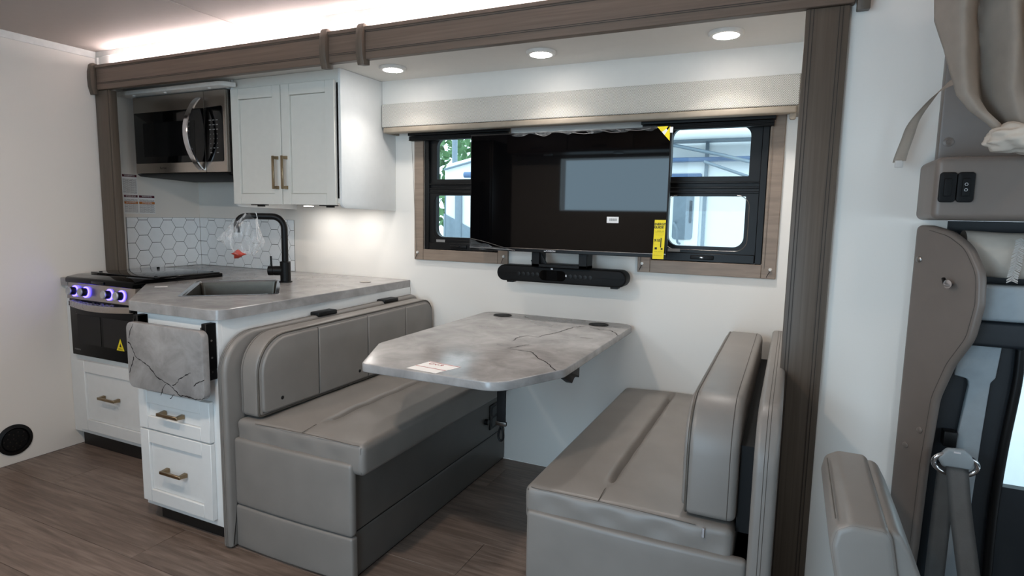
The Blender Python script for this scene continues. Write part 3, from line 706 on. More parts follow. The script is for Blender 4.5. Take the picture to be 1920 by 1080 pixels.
TABLE_VEINS = [[(-0.673, 1.802), (-0.693, 1.823), (-0.728, 1.872), (-0.756, 1.902), (-0.787, 1.928), (-0.828, 1.98), (-0.845, 2.007)], [(-0.845, 2.007), (-0.886, 2.014), (-0.921, 2.021), (-0.953, 2.021)], [(-0.956, 2.026), (-0.929, 2.082), (-0.909, 2.126)], [(-0.993, 2.163), (-1.008, 2.226), (-0.985, 2.284), (-0.932, 2.277), (-0.933, 2.322), (-0.923, 2.343), (-0.898, 2.426), (-0.882, 2.563), (-0.844, 2.63)], [(-0.813, 2.603), (-0.753, 2.573), (-0.711, 2.577), (-0.673, 2.529), (-0.646, 2.474)], [(-1.192, 2.721), (-1.151, 2.677)], [(-0.779, 2.359), (-0.723, 2.362)], [(-1.024, 2.07), (-0.998, 2.059)]]
# ---- flip-up worktop extension hanging in front of the island
ex = thing('folding_extension', 'grey veined flip-up worktop extension folded down on black brackets', 'worktop extension', (-2.08, 1.47, .6))
lf_ = plate('leaf', rrect(-2.345, -1.912, .592, .853, .03), .028, FY(1.488), 'stone_laminate', ex, .003)
veins(LEAF_VEINS, lambda a, b: (a, 1.4598, b), lf_)
for x in (-2.335, -1.945):
    boxes('bracket', [((x-.012, x+.016), (1.493, 1.5345), (.70, .874)), ((x-.012, x-.004), (1.4885, 1.51), (.70, .86)), ((x+.01, x+.016), (1.4895, 1.532), (.66, .874))], 'black_metal', ex, .0015)
for z in (.69, .745, .81): lathe('rivet', [(.004, 0), (.004, .001), (0, .0016)], (-1.9289, 1.512, z), (1, 0, 0), 'screw_metal', ex, 10)
# ---- cooker cabinet
YS = 1.87
cc = thing('cooker_cabinet', 'pale cabinet under the cooker with one wide drawer', 'cabinet', (-3.15, 1.9, 0))
boxes('body', [((-3.492, -3.428), (YS, 2.3), (.085, ZT-.041)), ((-3.428, -2.81), (YS, 2.3), (.085, .515)), ((-2.864, -2.81), (1.91, 2.3), (.515, ZT-.041))], 'cabinet_white', cc, .001)
box('toe_kick', (-3.47, -2.81), (YS+.03, 2.25), (0, .085), 'toe_black', cc)
d = shaker('drawer', -3.40, -2.84, .112, .492, YS-.0006, .02, .06, 'cabinet_white', cc); pull(d, (-3.13, YS-.0136, .315), .12, 'x')
# ---- cooker
ck = thing('gas_cooker', 'black gas cooker with a folding glass lid and blue lit knobs', 'cooker', (-3.145, 1.86, .52))
X0, X1 = -3.423, -2.87
box('chassis', (X0, X1), (1.875, 2.335), (.52, .918), 'black_matte', ck)
# black rolled front edge, then the flat glass lid
pr = rpoly([(1.832, .9055), (2.34, .9055), (2.34, .945), (1.90, .945), (1.832, .934)], [.006, 0, .004, .05, .022], 7)
plate('front_rail', pr, X1-X0-.002, FX(X0+.001), 'oven_black', ck, .004)
lid = plate('glass_lid', rrect(X0+.004, X1-.004, 1.952, 2.335, .02), .006, FZ(.9452), 'black_gloss', ck, .002)
for a, b in ((X0+.05, 1.985), (X1-.05, 1.985), (X0+.05, 2.31), (X1-.05, 2.31)): lathe('lid_bumper', [(.008, 0), (.008, .002), (0, .003)], (a, b, .9512), (0, 0, 1), 'black_matte', lid, 12)
box('lid_catch', (-3.19, -3.09), (1.8265, 1.8319), (.912, .925), 'black_gloss', ck, .001)
cp = plate('control_panel', [(1.836, .822), (1.876, .822), (1.876, .904), (1.846, .904)], X1-X0-.004, FX(X0+.002), 'steel', ck, .0015)
for i, kx in enumerate((-3.352, -3.258, -3.066, -2.970)):
    kn = bpy.data.objects.new('knob', None)
    ax = Vector((0, -1, .12)).normalized(); c0 = Vector((kx, 1.8405, .863))
    k_ = lathe('knob', [(.021, 0), (.021, .012), (.0195, .016), (.0195, .026), (.0175, .028), (0, .028)], c0+ax*.004, ax, 'black_plastic', ck, 28)
    lathe('knob_cap', [(.0205, .0), (.0208, .004), (.018, .0065), (.0165, .0055), (0, .0055)], c0+ax*.0305, ax, 'knob_cap', k_, 28)
    lathe('light_ring', [(.0235, 0), (.0285, 0), (.0285, .0035), (.0235, .0035)], c0+ax*.0016, ax, 'led_blue', k_, 28)
od = plate('oven_door', rrect(X0+.004, X1-.003, .522, .8195, .004, 3), .03, FY(1.8745), 'oven_black', ck, .003)
plate('oven_glass', rrect(-3.358, -3.165, .588, .74, .004, 3), .0012, FY(1.8445), 'oven_window', od, 0); plate('oven_glass', rrect(-3.145, -2.93, .588, .74, .004, 3), .0012, FY(1.8445), 'oven_window', od, 0)
hp = [(-3.39+.50*t, 1.832-.034*math.sin(PI*t), .798-.006*math.sin(PI*t)) for t in [i/20 for i in range(21)]]
bm = bmesh.new(); rr_ = []
for p in hp: rr_.append([bm.verts.new((p[0], p[1]+dy, p[2]+dz)) for dy, dz in ((.008, -.015), (-.001, -.016), (-.004, -.012), (-.004, .012), (-.001, .016), (.008, .015))])
for a, b in zip(rr_, rr_[1:]):
    for i in range(6): bm.faces.new((a[i], a[(i+1) % 6], b[(i+1) % 6], b[i]))
bm.faces.new(rr_[0]); bm.faces.new(rr_[-1][::-1])
hn = finish('handle', bm, 'steel', od, 30)
for x in (-3.385, -2.895): box('handle_foot', (x-.008, x+.008), (1.826, 1.846), (.786, .81), 'black_plastic', od, .002)
# clear wrap left on the handle
g = []
for i in range(41):
    t = i/40; p = Vector((-3.37+.38*t, 1.828-.034*math.sin(PI*(t*.76+.04)), .797)); row = []
    for k in range(9):
        a = k/8*PI*1.5-.6
        w_ = .021+.006*math.sin(i*1.9+k)+.004*math.sin(i*.7*k)
        row.append(p+Vector((0, -math.cos(a)*w_*.8, math.sin(a)*w_)))
    g.append(row)
tag(sheet('clear_wrap', g, 'film_thin'), 'clear protective wrap loosely covering the oven door handle', 'plastic wrap')
tri = plate('warning_triangle', [Vector(p) for p in ((-3.041, .584), (-2.981, .584), (-3.009, .645))], .0006, FY(1.8431), 'paper_yellow', od, 0)
plate('warning_mark', [Vector(p) for p in ((-3.018, .602), (-3.000, .602), (-3.009, .622))], .0003, FY(1.8424), 'ink_black', tri, 0)
for i in range(2): box('warning_line', (-3.027+.002*i, -2.993-.002*i), (1.8420, 1.8424), (.5885+.005*i, .5905+.005*i), 'ink_black', tri)
text('maker_name', 'FURRION', .012, TY(-3.372, 1.8442, .552), 'ink_grey', od)
for z in (.752, .742): lathe('vent_dot', [(.0025, 0), (.0025, .0006), (0, .0008)], (-3.365, 1.8444, z), (0, -1, 0), 'screw_metal', od, 8)

# ---- hexagon tile splashback, two panels meeting in the corner
def clip(poly, x0, x1, z0, z1):
    for ax, val, sg in ((0, x0, 1), (0, x1, -1), (1, z0, 1), (1, z1, -1)):
        o = []
        for i in range(len(poly)):
            a, b = poly[i-1], poly[i]; ia = (a[ax]-val)*sg >= 0; ib = (b[ax]-val)*sg >= 0
            if ia != ib: t = (val-a[ax])/(b[ax]-a[ax]); o.append((a[0]+t*(b[0]-a[0]), a[1]+t*(b[1]-a[1])))
            if ib: o.append(b)
        poly = o
        if len(poly) < 3: return []
    return poly
def hexpanel(u0, u1, z0, z1, frame, label, ph):
    pn = plate('hexagon_splashback', [(u0, z0), (u1, z0), (u1, z1), (u0, z1)], .003, frame, 'grout', None, 0)
    tag(pn, label, 'splashback')
    Rh = .0535; fl_ = Rh*math.sqrt(3); gap = .0016
    full = None
    nc = int((u1-u0)/(1.5*Rh))+3
    for c in range(-1, nc):
        for r_ in range(-1, 6):
            cx = u0+ph+c*1.5*Rh; cz = z0+.02+r_*fl_+(fl_/2 if c % 2 else 0)
            hx = [(cx+(Rh-gap)*math.cos(k*PI/3), cz+(Rh-gap)*math.sin(k*PI/3)) for k in range(6)]
            p = clip(hx, u0+.001, u1-.001, z0+.001, z1-.001)
            if len(p) < 3: continue
            ar = abs(sum(p[i-1][0]*p[i][1]-p[i][0]*p[i-1][1] for i in range(len(p))))/2
            if ar < 4e-5: continue
            whole = ar > .0065 and len(p) == 6
            if whole and full:
                t = bpy.data.objects.new('hexagon_tile', full[0]); COL.objects.link(t)
                t.matrix_basis = frame @ Matrix.Translation((cx-full[1], cz-full[2], 0)) @ frame.inverted(); adopt(t, pn)
            else:
                t = plate('hexagon_tile', [Vector(q) for q in p], .0014, frame @ Matrix.Translation((0, 0, .0031)), 'tile_white', pn, .0004, 1, False)
                if whole: full = (t.data, cx, cz)
hexpanel(2.292, W-.004, ZT+.001, 1.24, FX(XE+.0004), 'white hexagon tile splashback panel on the side wall behind the cooker', .02)
hexpanel(XE+.006, -2.777, ZT+.001, 1.24, FY(W-.0004), 'white hexagon tile splashback panel on the back wall behind the faucet', .03)
# ---- warning stickers on the side wall
def sticker(label, y0, y1, z0, z1, bars):
    w, h = y1-y0, z1-z0
    s = thing('warning_sticker', label, 'sticker', (XE+.0004, (y0+y1)/2, z0))
    M = fr((XE+.0004, y0, z0), (0, 1, 0), (0, 0, 1), (1, 0, 0))
    plate('paper', [Vector(p) for p in ((0, 0), (w, 0), (w, h), (0, h))], .0004, M, 'paper_white', s, 0)
    bm = bmesh.new(); b_box(bm, (.004, w-.004), (-.0003, 0), (.006, h-.026)); p = finish('print', bm, 'print_rows', None)
    p.matrix_basis = fr((XE+.0011, y0, z0), (0, 1, 0), (-1, 0, 0), (0, 0, 1)); adopt(p, s)
    for zb, col, tx in bars:
        plate('banner', [Vector(q) for q in ((.002, zb-.007), (w-.002, zb-.007), (w-.002, zb+.007), (.002, zb+.007))], .0004, M @ Matrix.Translation((0, 0, .0008)), col, s, 0)
        text('banner_text', tx, .013, M @ Matrix.Translation((w/2, zb, .0014)), 'paper_white', s)
sticker('white warning sticker on the side wall, topmost of three beside the microwave', 2.281, 2.372, 1.375, 1.495, [(.112, 'ink_maroon', 'WARNING')])
sticker('white warning sticker with an orange band, left one of the lower pair', 2.286, 2.372, 1.262, 1.374, [(.104, 'ink_maroon', 'WARNING'), (.066, 'ink_orange', 'WARNING')])
sticker('white warning sticker with an orange band, right one of the lower pair', 2.376, 2.478, 1.262, 1.374, [(.104, 'ink_maroon', 'WARNING'), (.066, 'ink_orange', 'WARNING')])

# ---- upper cabinet
uc = thing('upper_cabinet', 'pale wall cabinet with two shaker doors and bronze handles', 'cabinet', (-2.39, 2.56, 1.31))
side = rpoly([(2.345, ZS-.001), (2.345, 1.313), (W-.001, 1.305), (W-.001, ZS-.001)], [0, .03, 0, 0], 5)
plate('side_panel', side, .016, FX(-2.036), 'cabinet_white', uc, .0015)
plate('side_panel', side, .012, FX(-2.762), 'cabinet_white', uc, .0015)
boxes('body', [((-2.7495, -2.0365), (2.349, W-.001), (1.335, 1.345)), ((-2.7495, -2.0365), (2.77, W-.001), (1.345, ZS-.001)), ((-2.7495, -2.0365), (2.349, 2.37), (1.345, 1.36)), ((-2.7495, -2.0365), (2.349, 2.37), (1.915, ZS-.001)), ((-2.4, -2.385), (2.349, 2.37), (1.36, 1.915))], 'cabinet_grey', uc, .0008)
d = shaker('door', -2.747, -2.396, 1.327, 1.926, 2.3484, .02, .055, 'cabinet_grey', uc); pull(d, (-2.424, 2.3279, 1.488), .15, 'z')
d = shaker('door', -2.391, -2.048, 1.327, 1.926, 2.3484, .02, .055, 'cabinet_grey', uc); pull(d, (-2.362, 2.3279, 1.488), .15, 'z')
for x in (-2.57, -2.10):
    l_ = boxes('latch', [((x-.055, x+.045), (2.331, 2.36), (1.3215, 1.3265)), ((x-.015, x+.028), (2.337, 2.352), (1.3145, 1.3215))], 'black_plastic', uc, .001)
# under-cabinet lights that wash the wall
for k, x in enumerate((-2.48, -2.19)):
    u = thing('undercabinet_light', ('small under-cabinet light nearer the faucet', 'small under-cabinet light nearer the window')[k], 'light', (x, 2.6, 1.33), 'lights under the wall cabinet')
    lathe('housing', [(.03, .0), (.03, .009), (.026, .0105), (0, .0105)], (x, 2.6, 1.324), (0, 0, 1), 'white_trim', u, 24); lathe('lens', [(0, 0), (.026, 0), (.026, .002), (0, .002)], (x, 2.6, 1.3215), (0, 0, 1), 'led_under', u, 24)
    l = bpy.data.lights.new('undercabinet_beam', 'AREA'); l.shape = 'DISK'; l.size = .05; l.energy = .62; l.color = (1, .95, .9)
    lo = bpy.data.objects.new('undercabinet_beam', l); COL.objects.link(lo); lo.location = (x, 2.6, 1.318); adopt(lo, u)
# ---- microwave and the white moulding above it
mc = thing('microwave_oven', 'stainless steel over-the-range microwave with a curved handle', 'microwave', (-3.16, 2.5, 1.49))
A, B, YM = -3.53, -2.772, 2.315
Z0, Z1 = 1.497, 1.928
box('case', (A, B), (YM+.028, W-.02), (Z0-.012, Z1), 'dark_steel', mc, .003)
plate('underside', [Vector(p) for p in ((YM+.0, Z0-.004), (YM+.02, Z0-.016), (W-.1, Z0-.03), (W-.1, Z0-.0125), (YM+.03, Z0-.0))], B-A-.01, FX(A+.005), 'black_matte', mc, .001)
XD = -2.936
dr = plate('door', rrect(A, XD, Z0, Z1, .004, 3), .028, FY(YM+.0275), 'steel', mc, .003)
plate('door_glass', rrect(A+.008, XD-.001, 1.553, 1.84, .006, 4), .0025, FY(YM-.0006), 'black_gloss', dr, .001)
plate('door_window', rrect(A+.085, XD-.075, 1.59, 1.78, .004, 3), .0008, FY(YM-.0032), 'oven_window', dr, 0)
cpn = plate('control_column', rrect(XD+.002, B, Z0, Z1, .004, 3), .028, FY(YM+.0275), 'steel', mc, .003)
plate('keypad', rpoly([(XD+.003, 1.553), (B-.02, 1.553), (B-.02, 1.846), (XD+.003, 1.84)], [.002, .01, .014, .002], 5), .0025, FY(YM-.0006), 'black_gloss', cpn, .001)
bm = bmesh.new()
for r_ in range(8):
    for c in range(3):
        if r_ == 7 and c == 1: continue
        wdt = (.008, .008, .008, .0016, .0022, .0022, .006, .008)[r_]
        x = -2.888+c*.026; z = 1.772-.0245*r_
        b_box(bm, (x-wdt, x+wdt), (YM-.0036, YM-.0031), (z-.0022, z+.0022))
finish('key_print', bm, 'ink_grey', cpn)
text('maker_name', 'Furrion', .019, TY(-3.29, YM-.0006, 1.525), 'ink_black', dr)
hp = []
for i in range(25):
    t = i/24; hp.append((YM-.006-.088*math.sin(PI*t)**.75, Z0+.012+(Z1-Z0-.045)*t))
bm = bmesh.new(); R = []
for (y, z) in hp: R.append([bm.verts.new((-2.965+dx, y+dy, z)) for dx, dy in ((-.018, .008), (-.018, -.002), (-.014, -.007), (.014, -.007), (.018, -.002), (.018, .008))])
for a, b in zip(R, R[1:]):
    for i in range(6): bm.faces.new((a[i], a[(i+1) % 6], b[(i+1) % 6], b[i]))
bm.faces.new(R[0]); bm.faces.new(R[-1][::-1])
finish('handle', bm, 'chrome', dr, 30)
mo = thing('microwave_moulding', 'white curved moulding strip above the microwave', 'moulding', (-3.2, 2.3, 1.93))
o = rpoly([(-3.585, 2.26), (-2.73, 2.26), (-2.70, 2.325), (-2.78, 2.325), (-2.78, 2.42), (-3.60, 2.42), (-3.60, 2.26)], [.0, .05, 0, 0, 0, 0, .0], 6)
plate('shelf', o, .022, FZ(1.935), 'white_trim', mo, .002)
for x in (-3.47, -3.2, -2.85): lathe('peg', [(.008, 0), (.008, .006), (0, .007)], (x, 2.285, 1.9348), (0, 0, -1), 'white_trim', mo, 12)
struct(box('wall_filler', (-3.605, -2.767), (2.345, W), (Z1+.0305, ZS), 'slide_ceiling'))

# ================================================================ dinette
def puff(x=None, y=None, z=None, amt=.01):
    def f(p): return p
    return f
def yz(pts, rads, n=8): return rpoly(pts, rads, n)
def bench(sgn, name, label, x_front, x_back, x_bk0, x_bk1, x_bd0, x_bd1, yf, zs, ztop, gx, over=0):
    """sgn +1: the seat looks towards +X, -1: towards -X.  x_front = outer seat edge, x_back = where seat meets backrest"""
    t = thing(name, label, 'bench', ((x_front+x_back)/2, 2.1, 0), 'dinette benches')
    xs = sorted((x_front-sgn*.03, x_bk0)); ye = W-.006
    # base: inner core, two padded panels on the aisle side, two on the seat side
    box('base_core', (xs[0]+.012, xs[1]-.004), (yf+.05, ye), (.004, .39), 'black_matte', t)
    sx = x_front-sgn*.03
    pa, pb = sorted((sx, sx-sgn*.02))
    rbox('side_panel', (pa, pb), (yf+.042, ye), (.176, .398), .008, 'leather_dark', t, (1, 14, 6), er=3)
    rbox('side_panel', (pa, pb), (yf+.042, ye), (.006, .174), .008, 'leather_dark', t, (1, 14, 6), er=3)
    ea, eb = sorted((x_front-sgn*.012, x_bd1 if sgn > 0 else x_bd0))
    def pf(p):
        # upholstered panel: soft bulge towards the aisle
        u = (p.x-ea)/(eb-ea); 
        if p.y < yf+.02: p.y -= .006*math.sin(PI*max(0, min(1, u)))
        return p
    rbox('end_panel', (ea, eb), (yf, yf+.034), (.176, zs-.075), .014, 'leather_taupe', t, (10, 1, 8), pf, er=4)
    rbox('end_panel', (ea, eb), (yf, yf+.034), (.006, .174), .010, 'leather_taupe', t, (10, 1, 6), pf, er=4)
    # seat cushion with a lengthwise crease
    ca, cb = sorted((x_front+sgn*over, x_bk0)); y0c = yf+.012
    def df(p):
        u = (p.x-ca)/(cb-ca); v = (p.y-y0c)/(ye-y0c)
        if p.z > zs-.05:
            p.z += .010*math.sin(PI*max(0, min(1, u)))*min(1, 4*max(0, min(1, v))) - .004
            if .10 < v < .97: p.z -= .03*math.exp(-((p.x-gx)/.010)**2)*min(1, (v-.10)/.06)
            p.z += .0016*math.sin(p.y*34+p.x*11)*math.sin(PI*u)
        if p.y < y0c+.02: p.y += .0025*math.sin(p.x*40)*math.sin(p.z*60)
        return p
    sc = rbox('seat_cushion', (ca, cb), (y0c, ye), (zs-.118, zs), .022, 'leather_taupe', t, (70, 40, 5), df, er=5)
    tubes('seam', [[(x_front+sgn*over-sgn*(.02+i*.02), y0c+.006-.004*(i > 0), zs-.008+.0035*math.sin(i/22*PI)) for i in range(0, 25)], [(x_front+sgn*over-sgn*.012, y0c+.004, zs-.014-.004*i) for i in range(24)], [(gx+sgn*.0, y0c+.004+.012*i, zs-.004+.0016*min(i, 5)) for i in range(7)]], .0011, 'seam_thread', sc, 5)
    # backrest: soft slab with piping on its seat side
    bk0, bk1 = sorted((x_bk0, x_bk1)); yb0, yb1 = yf+.032, W-.025; zb = zs+.004
    o = yz([(yb0, zb), (yb1, zb), (yb1, ztop+.01), (yb0, ztop)], [.018, .02, .08, .145], 10)
    br = plate('backrest', o, bk1-bk0, FX(bk0), 'leather_taupe', t, .02, 5, True, 50)
    face = x_bk1 if (sgn > 0) else x_bk1
    ip = offs([Vector(p) for p in o], .005)
    px = face-sgn*.005
    tube('piping', [(px, p.x, p.y) for p in ip], .0042, 'piping', br, 8, True)
    ip2 = offs([Vector(p) for p in o], .004); px2 = x_bk0+sgn*.022
    tube('seam', [(px2, p.x, p.y) for p in offs([Vector(q) for q in o], -.0004)], .001, 'seam_thread', br, 5, True)
    # four padded channels on the seat side
    cuts = [yb0, yf+.345, yf+.665, yf+.965, yb1]
    for ya, yb_ in zip(cuts, cuts[1:]):
        cp_ = clip([tuple(q) for q in yz([(yb0+.016, zb+.014), (yb1-.016, zb+.014), (yb1-.016, ztop-.006), (yb0+.016, ztop-.016)], [.022, .022, .065, .13], 10)], ya+.0015, yb_-.0015, -1, 9)
        Mx = FX(face-.012) if sgn > 0 else fr((face+.012, 0, 0), (0, 1, 0), (0, 0, 1), (-1, 0, 0))
        plate('channel_pad', [Vector(q) for q in cp_], .021, Mx, 'leather_taupe', br, .008, 4, True, 60)
    # stitched lines and two buttons
    for yy in (yf+.345, yf+.665, yf+.965):
        tube('channel_seam', [(face+sgn*(.0012), yy, zb+.02+(ztop-zb-.03)*k/6) for k in range(7)], .0014, 'seam_thread', br, 6)
    for yy in (yf+.14, yf+.60):
        lathe('button', [(0, .003), (.006, .002), (.008, 0)], (face+sgn*.0088, yy, zb+.055), (sgn, 0, 0), 'black_plastic', br, 14)
    # upholstered board behind the backrest
    bd0, bd1 = sorted((x_bd0, x_bd1))
    o = yz([(yf-.025, .004), (ye, .004), (ye, ztop+.022), (yf-.025, ztop+.004)], [.01, 0, .05, .15], 10)
    bd = plate('back_board', o, bd1-bd0, FX(bd0), 'leather_taupe', t, .014, 5, True, 50)
    for dx in (-.004, .004):
        tube('stitching', [((bd0+bd1)/2+dx, p.x, p.y) for p in offs([Vector(q) for q in o], -.0002)], .0008, 'seam_thread', bd, 4, True)
    return t
bl = bench(1, 'dinette_bench', 'taupe leather dinette bench against the kitchen island', -1.292, -1.765, -1.862, -1.762, -1.912, -1.866, 1.537, .515, .828, -1.535, .03)
br_ = bench(-1, 'dinette_bench', 'taupe leather dinette bench next to the dark brown post', -.685, -.215, -.088, -.222, -.052, .006, 1.575, .488, .808, -.455)
for yy in (2.0, 2.47):
    g_ = boxes('grab_slot', [((-1.914, -1.862), (yy, yy+.12), (.832, .853))], 'black_plastic', bl, .006, 2)
# black box standing for the void's shade, and zipper tag on the right-hand bench
box('void_shade', (-.0878, -.054), (1.64, 2.74), (.46, .70), 'black_matte', br_)
zt = box('zip_tag', (-.168, -.160), (1.582, 1.5845), (.450, .478), 'chrome', br_, .001, 1)
# socket plate and knob on the left bench base
ob = thing('outlet_plate', 'black socket plate on the side of the left-hand bench below the table', 'outlet plate', (-1.32, 2.645, .21))
box('plate', (-1.3216, -1.316), (2.60, 2.69), (.215, .342), 'black_plastic', ob, .002, 1)
for k in range(2): box('socket', (-1.316, -1.3145), (2.618, 2.672), (.228+.056*k, .272+.056*k), 'black_gloss', ob, .001, 1)
lathe('knob', [(.015, 0), (.015, .014), (.012, .017), (0, .017)], (-1.3216, 2.56, .272), (1, 0, 0), 'black_plastic', ob, 16)
# ---- table
tb = thing('dinette_table', 'grey veined dinette table with clipped corners and two cup holders', 'table', (-1.05, 2.2, .75))
to = rpoly([(-1.432, W-.003), (-1.432, 1.86), (-1.285, 1.573), (-.775, 1.573), (-.655, 1.835), (-.65, W-.003)], [.07, .06, .035, .09, .05, .07], 7)[::-1]
tt = plate('table_top', to, .03, FZ(.76), 'stone_laminate', tb, .004, 3)
veins(TABLE_VEINS, lambda a, b: (a, b, .7905), tt)
for x, y in ((-1.305, 2.70), (-.80, 2.695)):
    lathe('cup_holder', [(.0, -.0), (.034, .0), (.036, .0006), (.04, .0018), (.046, .0016), (.0475, .0003)], (x, y, .7903), (0, 0, 1), 'black_matte', tt, 32)
    lathe('cup_well', [(0, .0008), (.033, .0008), (.033, .0016), (0, .0016)], (x, y, .7903), (0, 0, 1), 'black_matte', tt, 24)
plate('bracket', rpoly([(1.93, .755), (1.93, .735), (2.02, .690), (2.045, .705), (2.075, .705), (2.10, .69), (2.10, .759), (1.93, .759)], .006, 3), .024, FX(-.715), 'black_metal', tb, .001)
box('wall_rail', (-1.38, -.70), (W-.03, W-.001), (.725, .7595), 'black_metal', tb, .002, 1)
box('support_block', (-.985, -.895), (1.86, 1.96), (.735, .7595), 'black_plastic', tb, .003)
sg = thing('hanging_strap', 'black webbing strap with a clip hanging under the table', 'strap', (-.92, 1.9, .73))
rbox('webbing', (-.935, -.899), (1.898, 1.902), (.545, .7345), .001, 'black_matte', sg, (2, 1, 4), er=2)
box('buckle', (-.939, -.895), (1.894, 1.906), (.531, .547), 'dark_steel', sg, .003)
tube('clip', smooth_path([(-.917, 1.9, .532), (-.925, 1.9, .51), (-.927, 1.9, .485), (-.917, 1.9, .474), (-.908, 1.9, .485), (-.91, 1.9, .51), (-.917, 1.9, .53)], 5), .0042, 'black_metal', sg, 8)
lb = thing('table_label', 'white paper label with red lines lying on the table edge', 'label', (-1.07, 1.64, .7902))
def oz(px, py): return (px, py)
P0, P1, P2, P3 = Vector((-1.115, 1.592)), Vector((-.998, 1.583)), Vector((-.965, 1.69)), Vector((-1.098, 1.708))
plate('paper', [P0, P1, P2, P3], .0005, FZ(.7902), 'paper_white', lb, 0)
def strip(nm, a, b, w, m, lift=.0006):
    d = (b-a).normalized(); n_ = Vector((-d.y, d.x))*w/2
    return plate(nm, [a-n_, b-n_, b+n_, a+n_], .0002, FZ(.7902+lift), m, lb, 0)
strip('red_line', P0.lerp(P3, .38), P1.lerp(P2, .38), .004, 'ink_red'); strip('red_line', P0.lerp(P3, .95), P1.lerp(P2, .95), .004, 'ink_red')
text('handwriting', 'CX-9', .026, fr((-1.055, 1.676, .7909), (.99, -.09, 0), (.15, .98, 0), (0, 0, 1)), 'ink_red', lb)

# ================================================================ television, mount, soundbar
tv = thing('television', 'large black flat television on the wall between the two windows', 'television', (-.96, 2.6, 1.12))
TX0, TX1, TZ0, TZ1, TYF = -1.436, -.484, 1.123, 1.672, 2.588
plate('bezel', rrect(TX0, TX1, TZ0, TZ1, .004, 3), .022, FY(TYF+.0222), 'black_plastic', tv, .002)
plate('screen', rrect(TX0+.006, TX1-.006, TZ0+.018, TZ1-.006, .002, 2), .0012, FY(TYF), 'screen_glass', tv, 0)
rbox('rear_housing', (TX0+.12, TX1-.12), (TYF+.0225, TYF+.06), (TZ0+.03, TZ1-.12), .012, 'black_matte', tv, (4, 2, 3), er=3)
text('maker_name', '\u25b0FURRION', .011, TY(-1.015, TYF-.0006, TZ0+.008), 'print_white', tv)
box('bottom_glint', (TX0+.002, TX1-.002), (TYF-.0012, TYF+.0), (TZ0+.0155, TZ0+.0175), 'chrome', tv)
mt = boxes('wall_mount', [((-1.12, -1.08), (TYF+.035, W-.08), (1.0525, 1.2)), ((-.885, -.845), (TYF+.035, W-.08), (1.0525, 1.2)), ((-1.12, -.845), (TYF+.035, W-.08), (1.0525, 1.068)), ((-1.06, -.90), (TYF+.061, W-.001), (1.25, 1.45)), ((-1.128, -1.12), (TYF+.045, W-.09), (1.075, 1.083))], 'black_metal', tv, .002)
plate('mount_gusset', [Vector(p) for p in ((-1.081, 1.063), (-1.045, 1.063), (-1.081, 1.125))], .012, FY(TYF+.06), 'black_metal', tv, .001)
sl_ = thing('screen_label', 'small white barcode label stuck on the television screen', 'label', (-.725, TYF, 1.27))
plate('paper', rrect(-.748, -.695, 1.267, 1.294, .001, 2), .0004, FY(TYF-.0014), 'paper_white', sl_, 0)
boxes('barcode', [((-.736+.0026*k, -.736+.0026*k+(.0012 if k % 3 else .0019)), (TYF-.0022, TYF-.0019), (1.2755, 1.287)) for k in range(13)], 'ink_grey', sl_)
en = thing('energy_label', 'tall yellow energy label hanging on the lower right of the television', 'label', (-.51, TYF-.01, 1.12))
M = fr((-.5405, TYF-.004, 1.118), (.999, 0, .012), (.018, 0, .9998), (0, -1, 0))
plate('card', [Vector(p) for p in ((0, 0), (.047, 0), (.047, .166), (0, .166))], .0006, M, 'paper_yellow', en, 0)
M1 = M @ Matrix.Translation((0, 0, .0009))
text('print', 'ENERGY', .0135, M1 @ Matrix.Translation((.0225, .148, 0)), 'ink_black', en, bold=.0004); text('print', 'GUIDE', .0135, M1 @ Matrix.Translation((.0195, .135, 0)), 'ink_black', en, bold=.0004)
text('print', '$18', .0165, M1 @ Matrix.Translation((.0155, .079, 0)), 'ink_black', en, bold=.0002)
for a, b, c, d_ in ((.005, .042, .118, .1205), (.004, .043, .1115, .1135), (.005, .041, .104, .106), (.030, .034, .05, .09), (.007, .017, .041, .050), (.033, .041, .040, .047), (.005, .028, .064, .066), (.004, .042, .031, .033), (.004, .042, .024, .0255), (.004, .038, .016, .0175)):
    plate('print', [Vector(p) for p in ((a, c), (b, c), (b, d_), (a, d_))], .0002, M1, 'ink_black' if d_-c > .0065 and b-a < .02 and c < .06 else 'print_yellow', en, 0)
cr = thing('corner_sticker', 'yellow and white corner sticker at the top right of the television', 'sticker', (-.5, TYF, 1.65))
for i, (a, b, m_) in enumerate(((0, .38, 'paper_yellow'), (.38, .6, 'paper_white'), (.6, 1.0, 'paper_yellow'))):
    p0, p1 = Vector((-.546, 1.672)), Vector((-.492, 1.612)); inr = Vector((-.492, 1.672))
    plate('band', [p0.lerp(inr, 0) .lerp(p1, a) if False else p0.lerp(p1, a), p0.lerp(p1, b), Vector((-.492-.054*(1-b)*.0, 1.672)) if b == 1.0 else p0.lerp(p1, b).lerp(inr, .55), p0.lerp(p1, a).lerp(inr, .55) if a > 0 else Vector((-.50, 1.672))][::-1], .0004, FY(TYF-.0016), m_, cr, 0)
box('edge_tab', (-.492, -.480), (TYF-.004, TYF-.0015), (1.645, 1.668), 'paper_white', cr)
